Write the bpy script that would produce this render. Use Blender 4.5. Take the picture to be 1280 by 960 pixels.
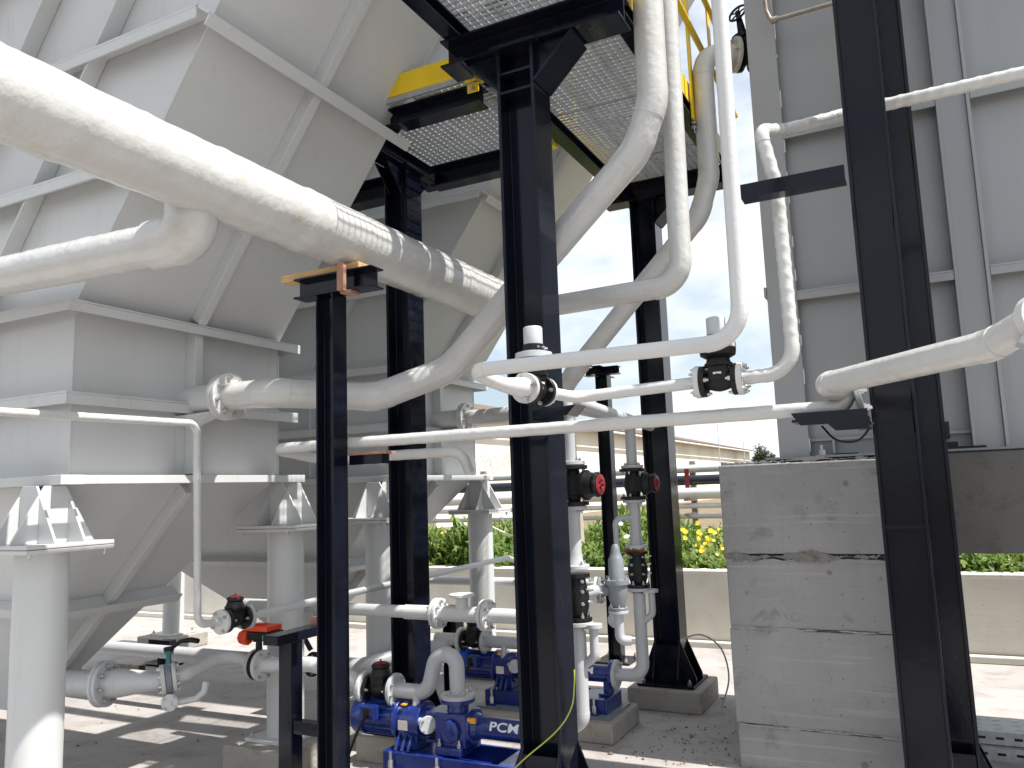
import bpy, bmesh, math, random
import numpy as np
from mathutils import Vector, Matrix, Quaternion
random.seed(7); np.random.seed(7)
for o in list(bpy.data.objects): bpy.data.objects.remove(o)
SC = bpy.context.scene
COL = SC.collection
R = math.radians

# ------------------------------------------------------------------ camera, sky, sun, exposure
cam_d = bpy.data.cameras.new('camera'); cam = bpy.data.objects.new('camera', cam_d); COL.objects.link(cam)
cam_d.sensor_width = 36.0; cam_d.lens = 36.0 * 1000.0 / 1280.0
cam_d.clip_start = 0.05; cam_d.clip_end = 2000
YAW, PITCH, ROLL = R(26.6), R(7.55), R(2.05)
fw = Vector((-math.sin(YAW)*math.cos(PITCH), math.cos(YAW)*math.cos(PITCH), math.sin(PITCH)))
r0 = Vector((math.cos(YAW), math.sin(YAW), 0)); u0 = r0.cross(fw)
rr = r0*math.cos(ROLL) - u0*math.sin(ROLL); uu = u0*math.cos(ROLL) + r0*math.sin(ROLL)
cam.matrix_world = Matrix(((rr.x, uu.x, -fw.x, 0), (rr.y, uu.y, -fw.y, 0), (rr.z, uu.z, -fw.z, 1.6), (0, 0, 0, 1)))
SC.camera = cam

SUN_EL = R(59.5); SUN_AZ = R(88)          # azimuth clockwise from +Y: the sun stands over +X
wd = bpy.data.worlds.new('World'); SC.world = wd; wd.use_nodes = True
nt = wd.node_tree; nt.nodes.clear()
def wn(t): return nt.nodes.new(t)
sky = wn('ShaderNodeTexSky'); sky.sky_type = 'NISHITA'; sky.sun_disc = False
sky.sun_elevation = SUN_EL; sky.sun_rotation = SUN_AZ; sky.dust_density = 2.0; sky.air_density = 1.0
tc = wn('ShaderNodeTexCoord'); mp = wn('ShaderNodeMapping'); mp.inputs['Scale'].default_value = (1.0, 1.0, 2.6)
mp.inputs['Location'].default_value = (3.1, 1.7, 0.4)
ns = wn('ShaderNodeTexNoise'); ns.inputs['Scale'].default_value = 2.3; ns.inputs['Detail'].default_value = 7; ns.inputs['Roughness'].default_value = 0.58
cr = wn('ShaderNodeValToRGB'); cr.color_ramp.elements[0].position = 0.36; cr.color_ramp.elements[1].position = 0.57
cr.color_ramp.elements[0].color = (0.15, 0.15, 0.15, 1)
bg1 = wn('ShaderNodeBackground'); bg1.inputs['Strength'].default_value = 0.11
bg2 = wn('ShaderNodeBackground'); bg2.inputs['Color'].default_value = (0.92, 0.96, 1.0, 1); bg2.inputs['Strength'].default_value = 0.78
mx = wn('ShaderNodeMixShader'); wo = wn('ShaderNodeOutputWorld')
L = nt.links.new
L(tc.outputs['Generated'], mp.inputs['Vector']); L(mp.outputs[0], ns.inputs['Vector']); L(ns.outputs['Fac'], cr.inputs['Fac'])
L(sky.outputs[0], bg1.inputs['Color']); L(cr.outputs[0], mx.inputs['Fac']); L(bg1.outputs[0], mx.inputs[1]); L(bg2.outputs[0], mx.inputs[2]); L(mx.outputs[0], wo.inputs['Surface'])

sd = bpy.data.lights.new('sun', 'SUN'); sd.energy = 5.0; sd.angle = R(0.53); sd.color = (1.0, 0.965, 0.91)
so = bpy.data.objects.new('sun', sd); COL.objects.link(so)
sv = Vector((math.sin(SUN_AZ)*math.cos(SUN_EL), math.cos(SUN_AZ)*math.cos(SUN_EL), math.sin(SUN_EL)))
so.rotation_euler = sv.to_track_quat('Z', 'Y').to_euler(); so.location = (8, 2, 12)
SC.view_settings.view_transform = 'Standard'; SC.view_settings.look = 'None'
SC.view_settings.gamma = 1.0; SC.view_settings.use_curve_mapping = False
SC.view_settings.exposure = 0.72

# ------------------------------------------------------------------ materials
M = {}
def mat(name, col, rough=0.5, metal=0.0, var=0.06, vscale=3.0, bump=0.0, bscale=40.0, spec=0.5, streak=None, dirt=None, dscale=6.0, damt=(0.55, 0.7), rvar=0.1, stretch=None, coat=0.0, trans=None):
    m = bpy.data.materials.new(name); m.use_nodes = True; M[name] = m
    t = m.node_tree; b = t.nodes['Principled BSDF']; l = t.links.new
    co = t.nodes.new('ShaderNodeTexCoord'); g = t.nodes.new('ShaderNodeNewGeometry')
    vec = g.outputs['Position']
    if stretch:
        mpn = t.nodes.new('ShaderNodeMapping'); mpn.inputs['Scale'].default_value = stretch; l(vec, mpn.inputs['Vector']); vec = mpn.outputs[0]
    n = t.nodes.new('ShaderNodeTexNoise'); n.inputs['Scale'].default_value = vscale; n.inputs['Detail'].default_value = 6; l(vec, n.inputs['Vector'])
    mr = t.nodes.new('ShaderNodeMapRange'); mr.inputs['To Min'].default_value = 1 - var; mr.inputs['To Max'].default_value = 1 + var
    mr.inputs['From Min'].default_value = 0.3; mr.inputs['From Max'].default_value = 0.7; l(n.outputs['Fac'], mr.inputs['Value'])
    mul = t.nodes.new('ShaderNodeVectorMath'); mul.operation = 'SCALE'; mul.inputs[0].default_value = col[:3]; l(mr.outputs[0], mul.inputs['Scale'])
    out = mul.outputs[0]
    if dirt:
        n2 = t.nodes.new('ShaderNodeTexNoise'); n2.inputs['Scale'].default_value = dscale; n2.inputs['Detail'].default_value = 9; n2.inputs['Roughness'].default_value = 0.62; l(vec, n2.inputs['Vector'])
        rp = t.nodes.new('ShaderNodeMapRange'); rp.inputs['From Min'].default_value = damt[0]; rp.inputs['From Max'].default_value = damt[1]; l(n2.outputs['Fac'], rp.inputs['Value'])
        mxn = t.nodes.new('ShaderNodeMix'); mxn.data_type = 'RGBA'; l(rp.outputs[0], mxn.inputs[0]); l(out, mxn.inputs[6]); mxn.inputs[7].default_value = (*dirt, 1)
        out = mxn.outputs[2]
    if streak:
        ms = t.nodes.new('ShaderNodeMapping'); ms.inputs['Scale'].default_value = (11, 11, 0.8); l(g.outputs['Position'], ms.inputs['Vector'])
        n5 = t.nodes.new('ShaderNodeTexNoise'); n5.inputs['Scale'].default_value = 1.4; n5.inputs['Detail'].default_value = 7; n5.inputs['Roughness'].default_value = .68; l(ms.outputs[0], n5.inputs['Vector'])
        r5 = t.nodes.new('ShaderNodeMapRange'); r5.inputs['From Min'].default_value = .58; r5.inputs['From Max'].default_value = .80; r5.inputs['To Max'].default_value = streak[3]; l(n5.outputs['Fac'], r5.inputs['Value'])
        x5 = t.nodes.new('ShaderNodeMix'); x5.data_type = 'RGBA'; l(r5.outputs[0], x5.inputs[0]); l(out, x5.inputs[6]); x5.inputs[7].default_value = (*streak[:3], 1); out = x5.outputs[2]
    l(out, b.inputs['Base Color'])
    n3 = t.nodes.new('ShaderNodeTexNoise'); n3.inputs['Scale'].default_value = vscale*4; n3.inputs['Detail'].default_value = 5; l(vec, n3.inputs['Vector'])
    m3 = t.nodes.new('ShaderNodeMapRange'); m3.inputs['To Min'].default_value = max(0.03, rough-rvar); m3.inputs['To Max'].default_value = min(1, rough+rvar); l(n3.outputs['Fac'], m3.inputs['Value']); l(m3.outputs[0], b.inputs['Roughness'])
    b.inputs['Metallic'].default_value = metal; b.inputs['Specular IOR Level'].default_value = spec
    b.inputs['Coat Weight'].default_value = coat; b.inputs['Coat Roughness'].default_value = 0.15
    if bump > 0:
        n4 = t.nodes.new('ShaderNodeTexNoise'); n4.inputs['Scale'].default_value = bscale; n4.inputs['Detail'].default_value = 6; l(vec, n4.inputs['Vector'])
        bp = t.nodes.new('ShaderNodeBump'); bp.inputs['Strength'].default_value = bump; bp.inputs['Distance'].default_value = 0.01; l(n4.outputs['Fac'], bp.inputs['Height']); l(bp.outputs[0], b.inputs['Normal'])
    return m
mat('tank_paint', (0.535, 0.545, 0.545), 0.36, var=0.035, vscale=1.3, bump=0.05, bscale=9, streak=(0.40, 0.37, 0.29, .55), dirt=(0.45, 0.43, 0.35), dscale=2.2, damt=(0.62, 0.95))
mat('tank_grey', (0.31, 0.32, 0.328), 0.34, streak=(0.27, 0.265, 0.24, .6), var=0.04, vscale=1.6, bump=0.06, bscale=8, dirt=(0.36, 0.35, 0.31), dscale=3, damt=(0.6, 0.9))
mat('pipe_wrap', (0.54, 0.54, 0.525), 0.22, var=0.04, vscale=6, bump=0.5, bscale=22, dirt=(0.46, 0.43, 0.33), dscale=7, damt=(0.58, 0.82), coat=0.25)
mat('pipe_white', (0.57, 0.575, 0.57), 0.4, var=0.035, vscale=5, bump=0.12, bscale=60, dirt=(0.40, 0.36, 0.28), dscale=26, damt=(0.72, 0.78))
mat('pipe_grey', (0.44, 0.45, 0.465), 0.42, var=0.05, vscale=6, bump=0.1, bscale=60, dirt=(0.3, 0.28, 0.24), dscale=14, damt=(0.7, 0.8))
mat('black_steel', (0.005, 0.0066, 0.0135), 0.13, spec=0.24, var=0.25, vscale=4, bump=0.05, bscale=30, dirt=(0.13, 0.13, 0.12), dscale=30, damt=(0.71, 0.75), rvar=0.07)
mat('black_plastic', (0.008, 0.0085, 0.009), 0.42, spec=0.3, var=0.2, vscale=12)
mat('steel', (0.55, 0.55, 0.54), 0.35, metal=0.9, var=0.15, vscale=30)
mat('galvanised', (0.42, 0.43, 0.44), 0.5, metal=0.5, var=0.15, vscale=30)
mat('weathered_steel', (0.30, 0.26, 0.22), 0.55, metal=0.5, var=0.3, vscale=20)
mat('blue_paint', (0.008, 0.024, 0.165), 0.30, var=0.12, vscale=7, bump=0.05, bscale=30, dirt=(0.05, 0.07, 0.2), dscale=9, damt=(0.6, 0.8), coat=0.3)
mat('light_blue', (0.015, 0.10, 0.55), 0.35)
mat('red_plastic', (0.20, 0.016, 0.024), 0.4, var=0.12, vscale=30)
mat('red_orange', (0.72, 0.06, 0.015), 0.38, var=0.06, vscale=20)
mat('green_plastic', (0.03, 0.45, 0.08), 0.4)
mat('teal_paint', (0.03, 0.16, 0.17), 0.4)
mat('yellow_paint', (0.80, 0.55, 0.015), 0.42, var=0.06, vscale=6)
mat('yellow_cable', (0.35, 0.40, 0.05), 0.45)
mat('white_print', (0.85, 0.85, 0.85), 0.5)
mat('label_paper', (0.72, 0.66, 0.62), 0.55, var=0.1, vscale=120)
mat('orange_label', (0.80, 0.35, 0.03), 0.5, var=0.25, vscale=150)
mat('wood', (0.58, 0.37, 0.17), 0.65, var=0.18, vscale=8, stretch=(1, 9, 9), bump=0.2, bscale=20)
mat('rust_shim', (0.36, 0.19, 0.13), 0.7, var=0.2, vscale=25, bump=0.2)
mat('red_oxide', (0.30, 0.10, 0.05), 0.7, var=0.15)
mat('asphalt_strip', (0.02, 0.02, 0.02), 0.8, bump=0.4)
mat('relief_grey', (0.19, 0.21, 0.235), 0.4, var=0.06, vscale=20)
mat('roof_tile', (0.13, 0.085, 0.065), 0.8, var=0.2)
mat('cream_wall', (0.74, 0.70, 0.61), 0.85, var=0.1, vscale=0.6, dirt=(0.60, 0.54, 0.44), dscale=0.8, damt=(0.55, 0.8))
mat('navy_pipe', (0.008, 0.010, 0.022), 0.4)
mat('lagged_pipe', (0.62, 0.62, 0.60), 0.45, var=0.08)
mat('bark', (0.12, 0.09, 0.06), 0.9, bump=0.5)
mat('post_concrete', (0.42, 0.36, 0.27), 0.9, var=0.15, vscale=8, bump=0.4)
mat('soil', (0.17, 0.13, 0.08), 0.95, var=0.3, vscale=3, bump=0.6, bscale=15)
mat('yellow_petal', (0.85, 0.62, 0.02), 0.6)
mat('white_petal', (0.82, 0.82, 0.72), 0.6)

def leaf_mat(name, c1, c2):
    m = bpy.data.materials.new(name); m.use_nodes = True; M[name] = m
    t = m.node_tree; b = t.nodes['Principled BSDF']; l = t.links.new
    a = t.nodes.new('ShaderNodeAttribute'); a.attribute_name = 'tint'
    mxn = t.nodes.new('ShaderNodeMix'); mxn.data_type = 'RGBA'; mxn.inputs[6].default_value = (*c1, 1); mxn.inputs[7].default_value = (*c2, 1)
    l(a.outputs['Fac'], mxn.inputs[0]); l(mxn.outputs[2], b.inputs['Base Color']); b.inputs['Roughness'].default_value = 0.55
    tr = t.nodes.new('ShaderNodeBsdfTranslucent'); l(mxn.outputs[2], tr.inputs['Color'])
    ms = t.nodes.new('ShaderNodeMixShader'); ms.inputs[0].default_value = 0.4
    o = t.nodes['Material Output']; l(b.outputs[0], ms.inputs[1]); l(tr.outputs[0], ms.inputs[2]); l(ms.outputs[0], o.inputs['Surface'])
leaf_mat('weed_leaf', (0.06, 0.14, 0.02), (0.30, 0.38, 0.09))
mat('yard_soil', (0.14, 0.125, 0.11), 0.95, var=0.3, vscale=2, bump=0.5)
leaf_mat('tree_leaf', (0.02, 0.045, 0.02), (0.06, 0.09, 0.03))

def concrete(name, col, dark, scale=1.0, formwork=True, stain=(0.56, 0.74), bump=0.35, pits=False):
    m = bpy.data.materials.new(name); m.use_nodes = True; M[name] = m
    t = m.node_tree; b = t.nodes['Principled BSDF']; l = t.links.new; N = t.nodes.new
    g = N('ShaderNodeNewGeometry'); vec = g.outputs['Position']
    a = N('ShaderNodeTexNoise'); a.inputs['Scale'].default_value = 1.7*scale; a.inputs['Detail'].default_value = 10; a.inputs['Roughness'].default_value = 0.62; l(vec, a.inputs['Vector'])
    cr1 = N('ShaderNodeMapRange'); cr1.inputs['From Min'].default_value = 0.3; cr1.inputs['From Max'].default_value = 0.72; l(a.outputs['Fac'], cr1.inputs['Value'])
    mx1 = N('ShaderNodeMix'); mx1.data_type = 'RGBA'; mx1.inputs[6].default_value = (*[c*0.86 for c in col], 1); mx1.inputs[7].default_value = (*[min(1, c*1.14) for c in col], 1); l(cr1.outputs[0], mx1.inputs[0])
    # blotchy stains with a shape of their own
    s = N('ShaderNodeTexNoise'); s.inputs['Scale'].default_value = 5.2*scale; s.inputs['Detail'].default_value = 8; s.inputs['Roughness'].default_value = 0.7; s.inputs['Distortion'].default_value = 0.4; l(vec, s.inputs['Vector'])
    cr2 = N('ShaderNodeMapRange'); cr2.inputs['From Min'].default_value = stain[0]; cr2.inputs['From Max'].default_value = stain[1]; cr2.inputs['To Max'].default_value = 0.85; l(s.outputs['Fac'], cr2.inputs['Value'])
    mx2 = N('ShaderNodeMix'); mx2.data_type = 'RGBA'; l(mx1.outputs[2], mx2.inputs[6]); mx2.inputs[7].default_value = (*dark, 1); l(cr2.outputs[0], mx2.inputs[0])
    out = mx2.outputs[2]
    # air holes
    v = N('ShaderNodeTexVoronoi'); v.inputs['Scale'].default_value = 17*scale; l(vec, v.inputs['Vector'])
    cr3 = N('ShaderNodeMapRange'); cr3.inputs['From Min'].default_value = 0.05; cr3.inputs['From Max'].default_value = 0.09; cr3.inputs['To Min'].default_value = 0.7; cr3.inputs['To Max'].default_value = 0.0; l(v.outputs['Distance'], cr3.inputs['Value'])
    mx3 = N('ShaderNodeMix'); mx3.data_type = 'RGBA'; l(out, mx3.inputs[6]); mx3.inputs[7].default_value = (*[c*0.6 for c in dark], 1); l(cr3.outputs[0], mx3.inputs[0])
    if pits:
        # scuffed patches, vertical runs and plank marks
        mq = N('ShaderNodeMapping'); mq.inputs['Scale'].default_value = (7, 7, 0.9); l(vec, mq.inputs['Vector'])
        q = N('ShaderNodeTexNoise'); q.inputs['Scale'].default_value = 1.3; q.inputs['Detail'].default_value = 6; q.inputs['Roughness'].default_value = .7; l(mq.outputs[0], q.inputs['Vector'])
        qr = N('ShaderNodeMapRange'); qr.inputs['From Min'].default_value = .52; qr.inputs['From Max'].default_value = .75; qr.inputs['To Max'].default_value = .45; l(q.outputs['Fac'], qr.inputs['Value'])
        mx4 = N('ShaderNodeMix'); mx4.data_type = 'RGBA'; l(mx3.outputs[2], mx4.inputs[6]); mx4.inputs[7].default_value = (*[c*.78 for c in col], 1); l(qr.outputs[0], mx4.inputs[0])
        mp2 = N('ShaderNodeMapping'); mp2.inputs['Scale'].default_value = (.7, .7, 22); l(vec, mp2.inputs['Vector'])
        q2 = N('ShaderNodeTexNoise'); q2.inputs['Scale'].default_value = 2.2; q2.inputs['Detail'].default_value = 5; l(mp2.outputs[0], q2.inputs['Vector'])
        qr2 = N('ShaderNodeMapRange'); qr2.inputs['From Min'].default_value = .58; qr2.inputs['From Max'].default_value = .68; qr2.inputs['To Max'].default_value = .55; l(q2.outputs['Fac'], qr2.inputs['Value'])
        mx5 = N('ShaderNodeMix'); mx5.data_type = 'RGBA'; l(mx4.outputs[2], mx5.inputs[6]); mx5.inputs[7].default_value = (*[c*1.28 for c in col], 1); l(qr2.outputs[0], mx5.inputs[0])
        vp = N('ShaderNodeTexVoronoi'); vp.inputs['Scale'].default_value = 5.0; vp.inputs['Randomness'].default_value = 1; l(vec, vp.inputs['Vector'])
        ds = N('ShaderNodeMath'); ds.operation = 'MULTIPLY_ADD'; l(s.outputs['Fac'], ds.inputs[0]); ds.inputs[1].default_value = .22; l(vp.outputs['Distance'], ds.inputs[2])
        qr3 = N('ShaderNodeMapRange'); qr3.inputs['From Min'].default_value = .165; qr3.inputs['From Max'].default_value = .21; qr3.inputs['To Min'].default_value = .75; qr3.inputs['To Max'].default_value = 0; l(ds.outputs[0], qr3.inputs['Value'])
        mx6 = N('ShaderNodeMix'); mx6.data_type = 'RGBA'; l(mx5.outputs[2], mx6.inputs[6]); mx6.inputs[7].default_value = (*[c*.9 for c in dark], 1); l(qr3.outputs[0], mx6.inputs[0])
        mx3 = mx6
    l(mx3.outputs[2], b.inputs['Base Color']); b.inputs['Roughness'].default_value = 0.85
    f = N('ShaderNodeTexNoise'); f.inputs['Scale'].default_value = 30*scale; f.inputs['Detail'].default_value = 8; l(vec, f.inputs['Vector'])
    mpn = N('ShaderNodeMapping'); mpn.inputs['Scale'].default_value = (0.6, 0.6, 14) if formwork else (1, 1, 1); l(vec, mpn.inputs['Vector'])
    f2 = N('ShaderNodeTexNoise'); f2.inputs['Scale'].default_value = 4; f2.inputs['Detail'].default_value = 4; l(mpn.outputs[0], f2.inputs['Vector'])
    ad = N('ShaderNodeMath'); ad.operation = 'ADD'; l(f.outputs['Fac'], ad.inputs[0]); l(f2.outputs['Fac'], ad.inputs[1])
    sb = N('ShaderNodeMath'); sb.operation = 'SUBTRACT'; l(ad.outputs[0], sb.inputs[0]); l(cr3.outputs[0], sb.inputs[1])
    bp = N('ShaderNodeBump'); bp.inputs['Strength'].default_value = bump; bp.inputs['Distance'].default_value = 0.012; l(sb.outputs[0], bp.inputs['Height']); l(bp.outputs[0], b.inputs['Normal'])
concrete('concrete_block', (0.29, 0.285, 0.285), (0.15, 0.142, 0.138), stain=(0.57, 0.74), bump=0.6, pits=True)
concrete('concrete_shaded', (0.105, 0.10, 0.094), (0.06, 0.055, 0.05), stain=(0.55, 0.75))  # for the beams: shade under the tank painted in as darker concrete
concrete('concrete_rough', (0.22, 0.21, 0.195), (0.085, 0.08, 0.075), scale=3, stain=(0.45, 0.65), bump=0.8)
concrete('concrete_plinth', (0.34, 0.315, 0.28), (0.20, 0.17, 0.14), scale=1.5, stain=(0.52, 0.72))
concrete('wall_concrete', (0.66, 0.635, 0.565), (0.42, 0.38, 0.30), scale=0.8, stain=(0.62, 0.85), bump=0.2)
mat('cement_pale', (0.42, 0.41, 0.40), 0.9, var=0.15, vscale=30)
concrete('slab', (0.35, 0.33, 0.315), (0.225, 0.175, 0.155), scale=0.7, formwork=False, stain=(0.50, 0.72), bump=0.25)

# ------------------------------------------------------------------ mesh tools
class MB:
    def __init__(s): s.v = []; s.f = []; s.sm = []
    def add(s, vs, fs, smooth=False, mtx=None):
        n = len(s.v)
        s.v += [tuple(mtx @ Vector(p)) if mtx is not None else tuple(p) for p in vs]
        s.f += [tuple(i+n for i in f) for f in fs]; s.sm += [smooth]*len(fs); return s
    def box(s, x0, x1, y0, y1, z0, z1, mtx=None):
        vs = [(x0,y0,z0),(x1,y0,z0),(x1,y1,z0),(x0,y1,z0),(x0,y0,z1),(x1,y0,z1),(x1,y1,z1),(x0,y1,z1)]
        return s.add(vs, [(3,2,1,0),(4,5,6,7),(0,1,5,4),(1,2,6,5),(2,3,7,6),(3,0,4,7)], False, mtx)
    def hull8(s, bot, top):     # four bottom points, four top points, same order (counter-clockwise seen from above)
        return s.add(list(bot)+list(top), [(3,2,1,0),(4,5,6,7),(0,1,5,4),(1,2,6,5),(2,3,7,6),(3,0,4,7)])
    def prism(s, prof, d0, d1, mtx):   # profile in local xy, extruded along local z
        n = len(prof)
        vs = [(p[0],p[1],d0) for p in prof]+[(p[0],p[1],d1) for p in prof]
        fs = [tuple(range(n-1,-1,-1)), tuple(range(n,2*n))]+[(i,(i+1)%n,(i+1)%n+n,i+n) for i in range(n)]
        return s.add(vs, fs, False, mtx)
    def tube(s, pts, rad, seg=20, cap=True, helix=None):
        pts = [Vector(p) for p in pts]; k = len(pts)
        rad = [rad]*k if not hasattr(rad, '__len__') else rad
        t0 = (pts[1]-pts[0]).normalized()
        nrm = t0.orthogonal().normalized(); vs = []; prev = t0; arc = 0.0
        for i in range(k):
            if i == 0: t = t0
            elif i == k-1: t = (pts[i]-pts[i-1]).normalized()
            else:
                a = (pts[i]-pts[i-1]); b = (pts[i+1]-pts[i])
                if a.length < 1e-7: a = b
                if b.length < 1e-7: b = a
                t = (a.normalized()+b.normalized()).normalized()
            q = prev.rotation_difference(t); nrm = (q @ nrm); nrm = (nrm - t*nrm.dot(t)).normalized(); prev = t
            bi = t.cross(nrm)
            if i: arc += (pts[i]-pts[i-1]).length
            for j in range(seg):
                a = 2*math.pi*j/seg
                rh = rad[i]
                if helix:
                    ph = (arc/helix[0] + j/seg) % 1.0; rh *= 1+helix[1]*(math.exp(-((ph-.5)/.16)**2)-.4)
                vs.append(pts[i] + (nrm*math.cos(a)+bi*math.sin(a))*rh)
        fs = []
        for i in range(k-1):
            for j in range(seg):
                fs.append((i*seg+j, i*seg+(j+1)%seg, (i+1)*seg+(j+1)%seg, (i+1)*seg+j))
        s.add(vs, fs, True)
        if cap:
            n = len(s.v)-k*seg
            s.f.append(tuple(n+seg-1-j for j in range(seg))); s.sm.append(False)
            s.f.append(tuple(n+(k-1)*seg+j for j in range(seg))); s.sm.append(False)
        return s
    def cyl(s, p0, p1, r0, r1=None, seg=24): return s.tube([p0, p1], [r0, r0 if r1 is None else r1], seg)
    def lathe(s, p, axis, prof, seg=24):   # prof: list of (distance along axis, radius)
        p = Vector(p); ax = Vector(axis).normalized()
        nrm = ax.orthogonal().normalized(); bi = ax.cross(nrm); vs = []
        for h, r in prof:
            for j in range(seg):
                a = 2*math.pi*j/seg; vs.append(p+ax*h+(nrm*math.cos(a)+bi*math.sin(a))*max(r, 1e-4))
        k = len(prof); fs = []
        for i in range(k-1):
            for j in range(seg): fs.append((i*seg+j, i*seg+(j+1)%seg, (i+1)*seg+(j+1)%seg, (i+1)*seg+j))
        fs.append(tuple(seg-1-j for j in range(seg))); fs.append(tuple((k-1)*seg+j for j in range(seg)))
        return s.add(vs, fs, True)
    def hexa(s, p, axis, r, h):
        return s.lathe_flat(p, axis, r, h, 6)
    def lathe_flat(s, p, axis, r, h, seg):
        p = Vector(p); ax = Vector(axis).normalized(); nrm = ax.orthogonal().normalized(); bi = ax.cross(nrm)
        vs = [p+ax*d+(nrm*math.cos(2*math.pi*j/seg)+bi*math.sin(2*math.pi*j/seg))*r for d in (0, h) for j in range(seg)]
        fs = [tuple(seg-1-j for j in range(seg)), tuple(seg+j for j in range(seg))]+[(j,(j+1)%seg,(j+1)%seg+seg,j+seg) for j in range(seg)]
        return s.add(vs, fs)
    def strip(s, pts, w, t, mtx=None): pass
def base_of(parent):
    p = Vector((0,0,0)); q = parent
    while q is not None: p += Vector(q.location); q = q.parent
    return p
def obj(name, mb, m, parent=None, bevel=0.0, kind=None, angle=40, origin=None):
    off = base_of(parent) if parent else Vector(origin) if origin else Vector((0,0,0))
    me = bpy.data.meshes.new(name)
    me.from_pydata([(p[0]-off.x, p[1]-off.y, p[2]-off.z) for p in mb.v], [], mb.f)
    me.polygons.foreach_set('use_smooth', mb.sm)
    if any(mb.sm): me.set_sharp_from_angle(angle=R(angle))
    me.materials.append(M[m] if isinstance(m, str) else m); me.update()
    o = bpy.data.objects.new(name, me); COL.objects.link(o)
    if parent: o.parent = parent
    elif origin: o.location = origin
    if bevel > 0:
        bv = o.modifiers.new('bevel', 'BEVEL'); bv.width = bevel; bv.segments = 2; bv.limit_method = 'ANGLE'; bv.angle_limit = R(40)
    if kind: o['kind'] = kind
    return o
def thing(name, label, cat, loc=(0,0,0), group=None):
    o = bpy.data.objects.new(name, None); COL.objects.link(o); o.location = loc; o.empty_display_size = 0.1
    o['label'] = label; o['category'] = cat
    if group: o['group'] = group
    return o
def tag(o, label, cat, group=None):
    o['label'] = label; o['category'] = cat
    if group: o['group'] = group
    return o
def frame(p, ax, up=(0,0,1)):
    x = Vector(ax).normalized(); z = Vector(up); z = (z - x*z.dot(x)).normalized(); y = z.cross(x)
    return Matrix(((x.x,y.x,z.x,p[0]),(x.y,y.y,z.y,p[1]),(x.z,y.z,z.z,p[2]),(0,0,0,1)))

# -- bolts share mesh data
BOLT = {}
def bolt(parent, p, axis, r=0.011, h=0.012, m='steel'):
    key = (round(r,4), round(h,4), m)
    if key not in BOLT:
        b = MB(); b.lathe_flat((0,0,0), (0,0,1), r, h, 6); b.lathe_flat((0,0,h), (0,0,1), r*0.55, h*0.9, 8)
        me = bpy.data.meshes.new('bolt'); me.from_pydata(b.v, [], b.f); me.materials.append(M[m]); BOLT[key] = me
    o = bpy.data.objects.new('bolt', BOLT[key]); COL.objects.link(o); o.parent = parent
    o.location = Vector(p)-base_of(parent); o.rotation_euler = Vector(axis).to_track_quat('Z','Y').to_euler()
    return o
def flange(parent, p, axis, r, t=0.022, n=8, m='pipe_white', sides=(1,), br=0.0095, rot=0.2, name='flange', hub=None):
    """disc centred on p, facing along axis; bolts on the given sides"""
    ax = Vector(axis).normalized(); p = Vector(p)
    b = MB(); b.lathe(p-ax*t/2, ax, [(0, r*0.97), (0.002, r), (t-0.002, r), (t, r*0.97)], 32)
    if hub: b.lathe(p+ax*t/2*0.9, ax*hub[0], [(0, hub[1]), (hub[3], hub[2])], 24)
    f = obj(name, b, m, parent, angle=30)
    nn = ax.orthogonal().normalized(); bi = ax.cross(nn)
    for k in range(n):
        a = 2*math.pi*k/n+rot
        for s in sides:
            bolt(f, p+(nn*math.cos(a)+bi*math.sin(a))*r*0.80+ax*s*t/2, ax*s, br, br*1.1)
    return f
def fillet(pts, rad, n=10):
    """straight runs and arcs of a bent pipe: list of ('s'|'e', points)"""
    pts = [Vector(p) for p in pts]; out = []; cur = pts[0]
    for i in range(1, len(pts)-1):
        a = (pts[i-1]-pts[i]); b = (pts[i+1]-pts[i]); la, lb = a.length, b.length; a.normalize(); b.normalize()
        th = a.angle(b); rd = rad[i] if hasattr(rad, '__getitem__') else rad
        if th > 3.12 or rd <= 0: continue
        d = rd/math.tan(th/2); d = min(d, la*0.49, lb*0.49); rr_ = d*math.tan(th/2)
        c = pts[i]+(a+b).normalized()*(rr_/math.sin(th/2))
        s0 = pts[i]+a*d; s1 = pts[i]+b*d
        v0 = s0-c; v1 = s1-c; ang = v0.angle(v1); axv = v0.cross(v1).normalized()
        arc = [c+Quaternion(axv, ang*k/n) @ v0 for k in range(n+1)]
        if (s0-cur).length > 0.004: out.append(('s', [cur, s0]))
        out.append(('e', arc)); cur = s1
    if (pts[-1]-cur).length > 0.004: out.append(('s', [cur, pts[-1]]))
    return out
def run(parent, pts, r, bend, m='pipe_white', seg=22, wob=0.0, swell=1.03, sub=0.12, helix=None):
    for kind, ps in fillet(pts, bend):
        b = MB()
        if kind == 's':
            Lg = (ps[1]-ps[0]).length; k = max(2, int(Lg/sub)); d = (ps[1]-ps[0])
            q = [ps[0]+d*i/k for i in range(k+1)]
            b.tube(q, [r*(1+random.uniform(-wob, wob)) for _ in q], seg, helix=helix)
            obj('pipe', b, m, parent, angle=70)
        else:
            t0 = (ps[1]-ps[0]).normalized(); t1 = (ps[-1]-ps[-2]).normalized()
            q = [ps[0]-t0*r*0.25]+ps+[ps[-1]+t1*r*0.25]
            b.tube(q, r*swell, seg)
            obj('elbow', b, m, parent)
def pipe_thing(name, label, pts, r, bend, m='pipe_white', wob=0.0, swell=1.03, cat='pipe', group=None):
    t = thing(name, label, cat, tuple(pts[0]), group); run(t, pts, r, bend, m, wob=wob, swell=swell); return t

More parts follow.
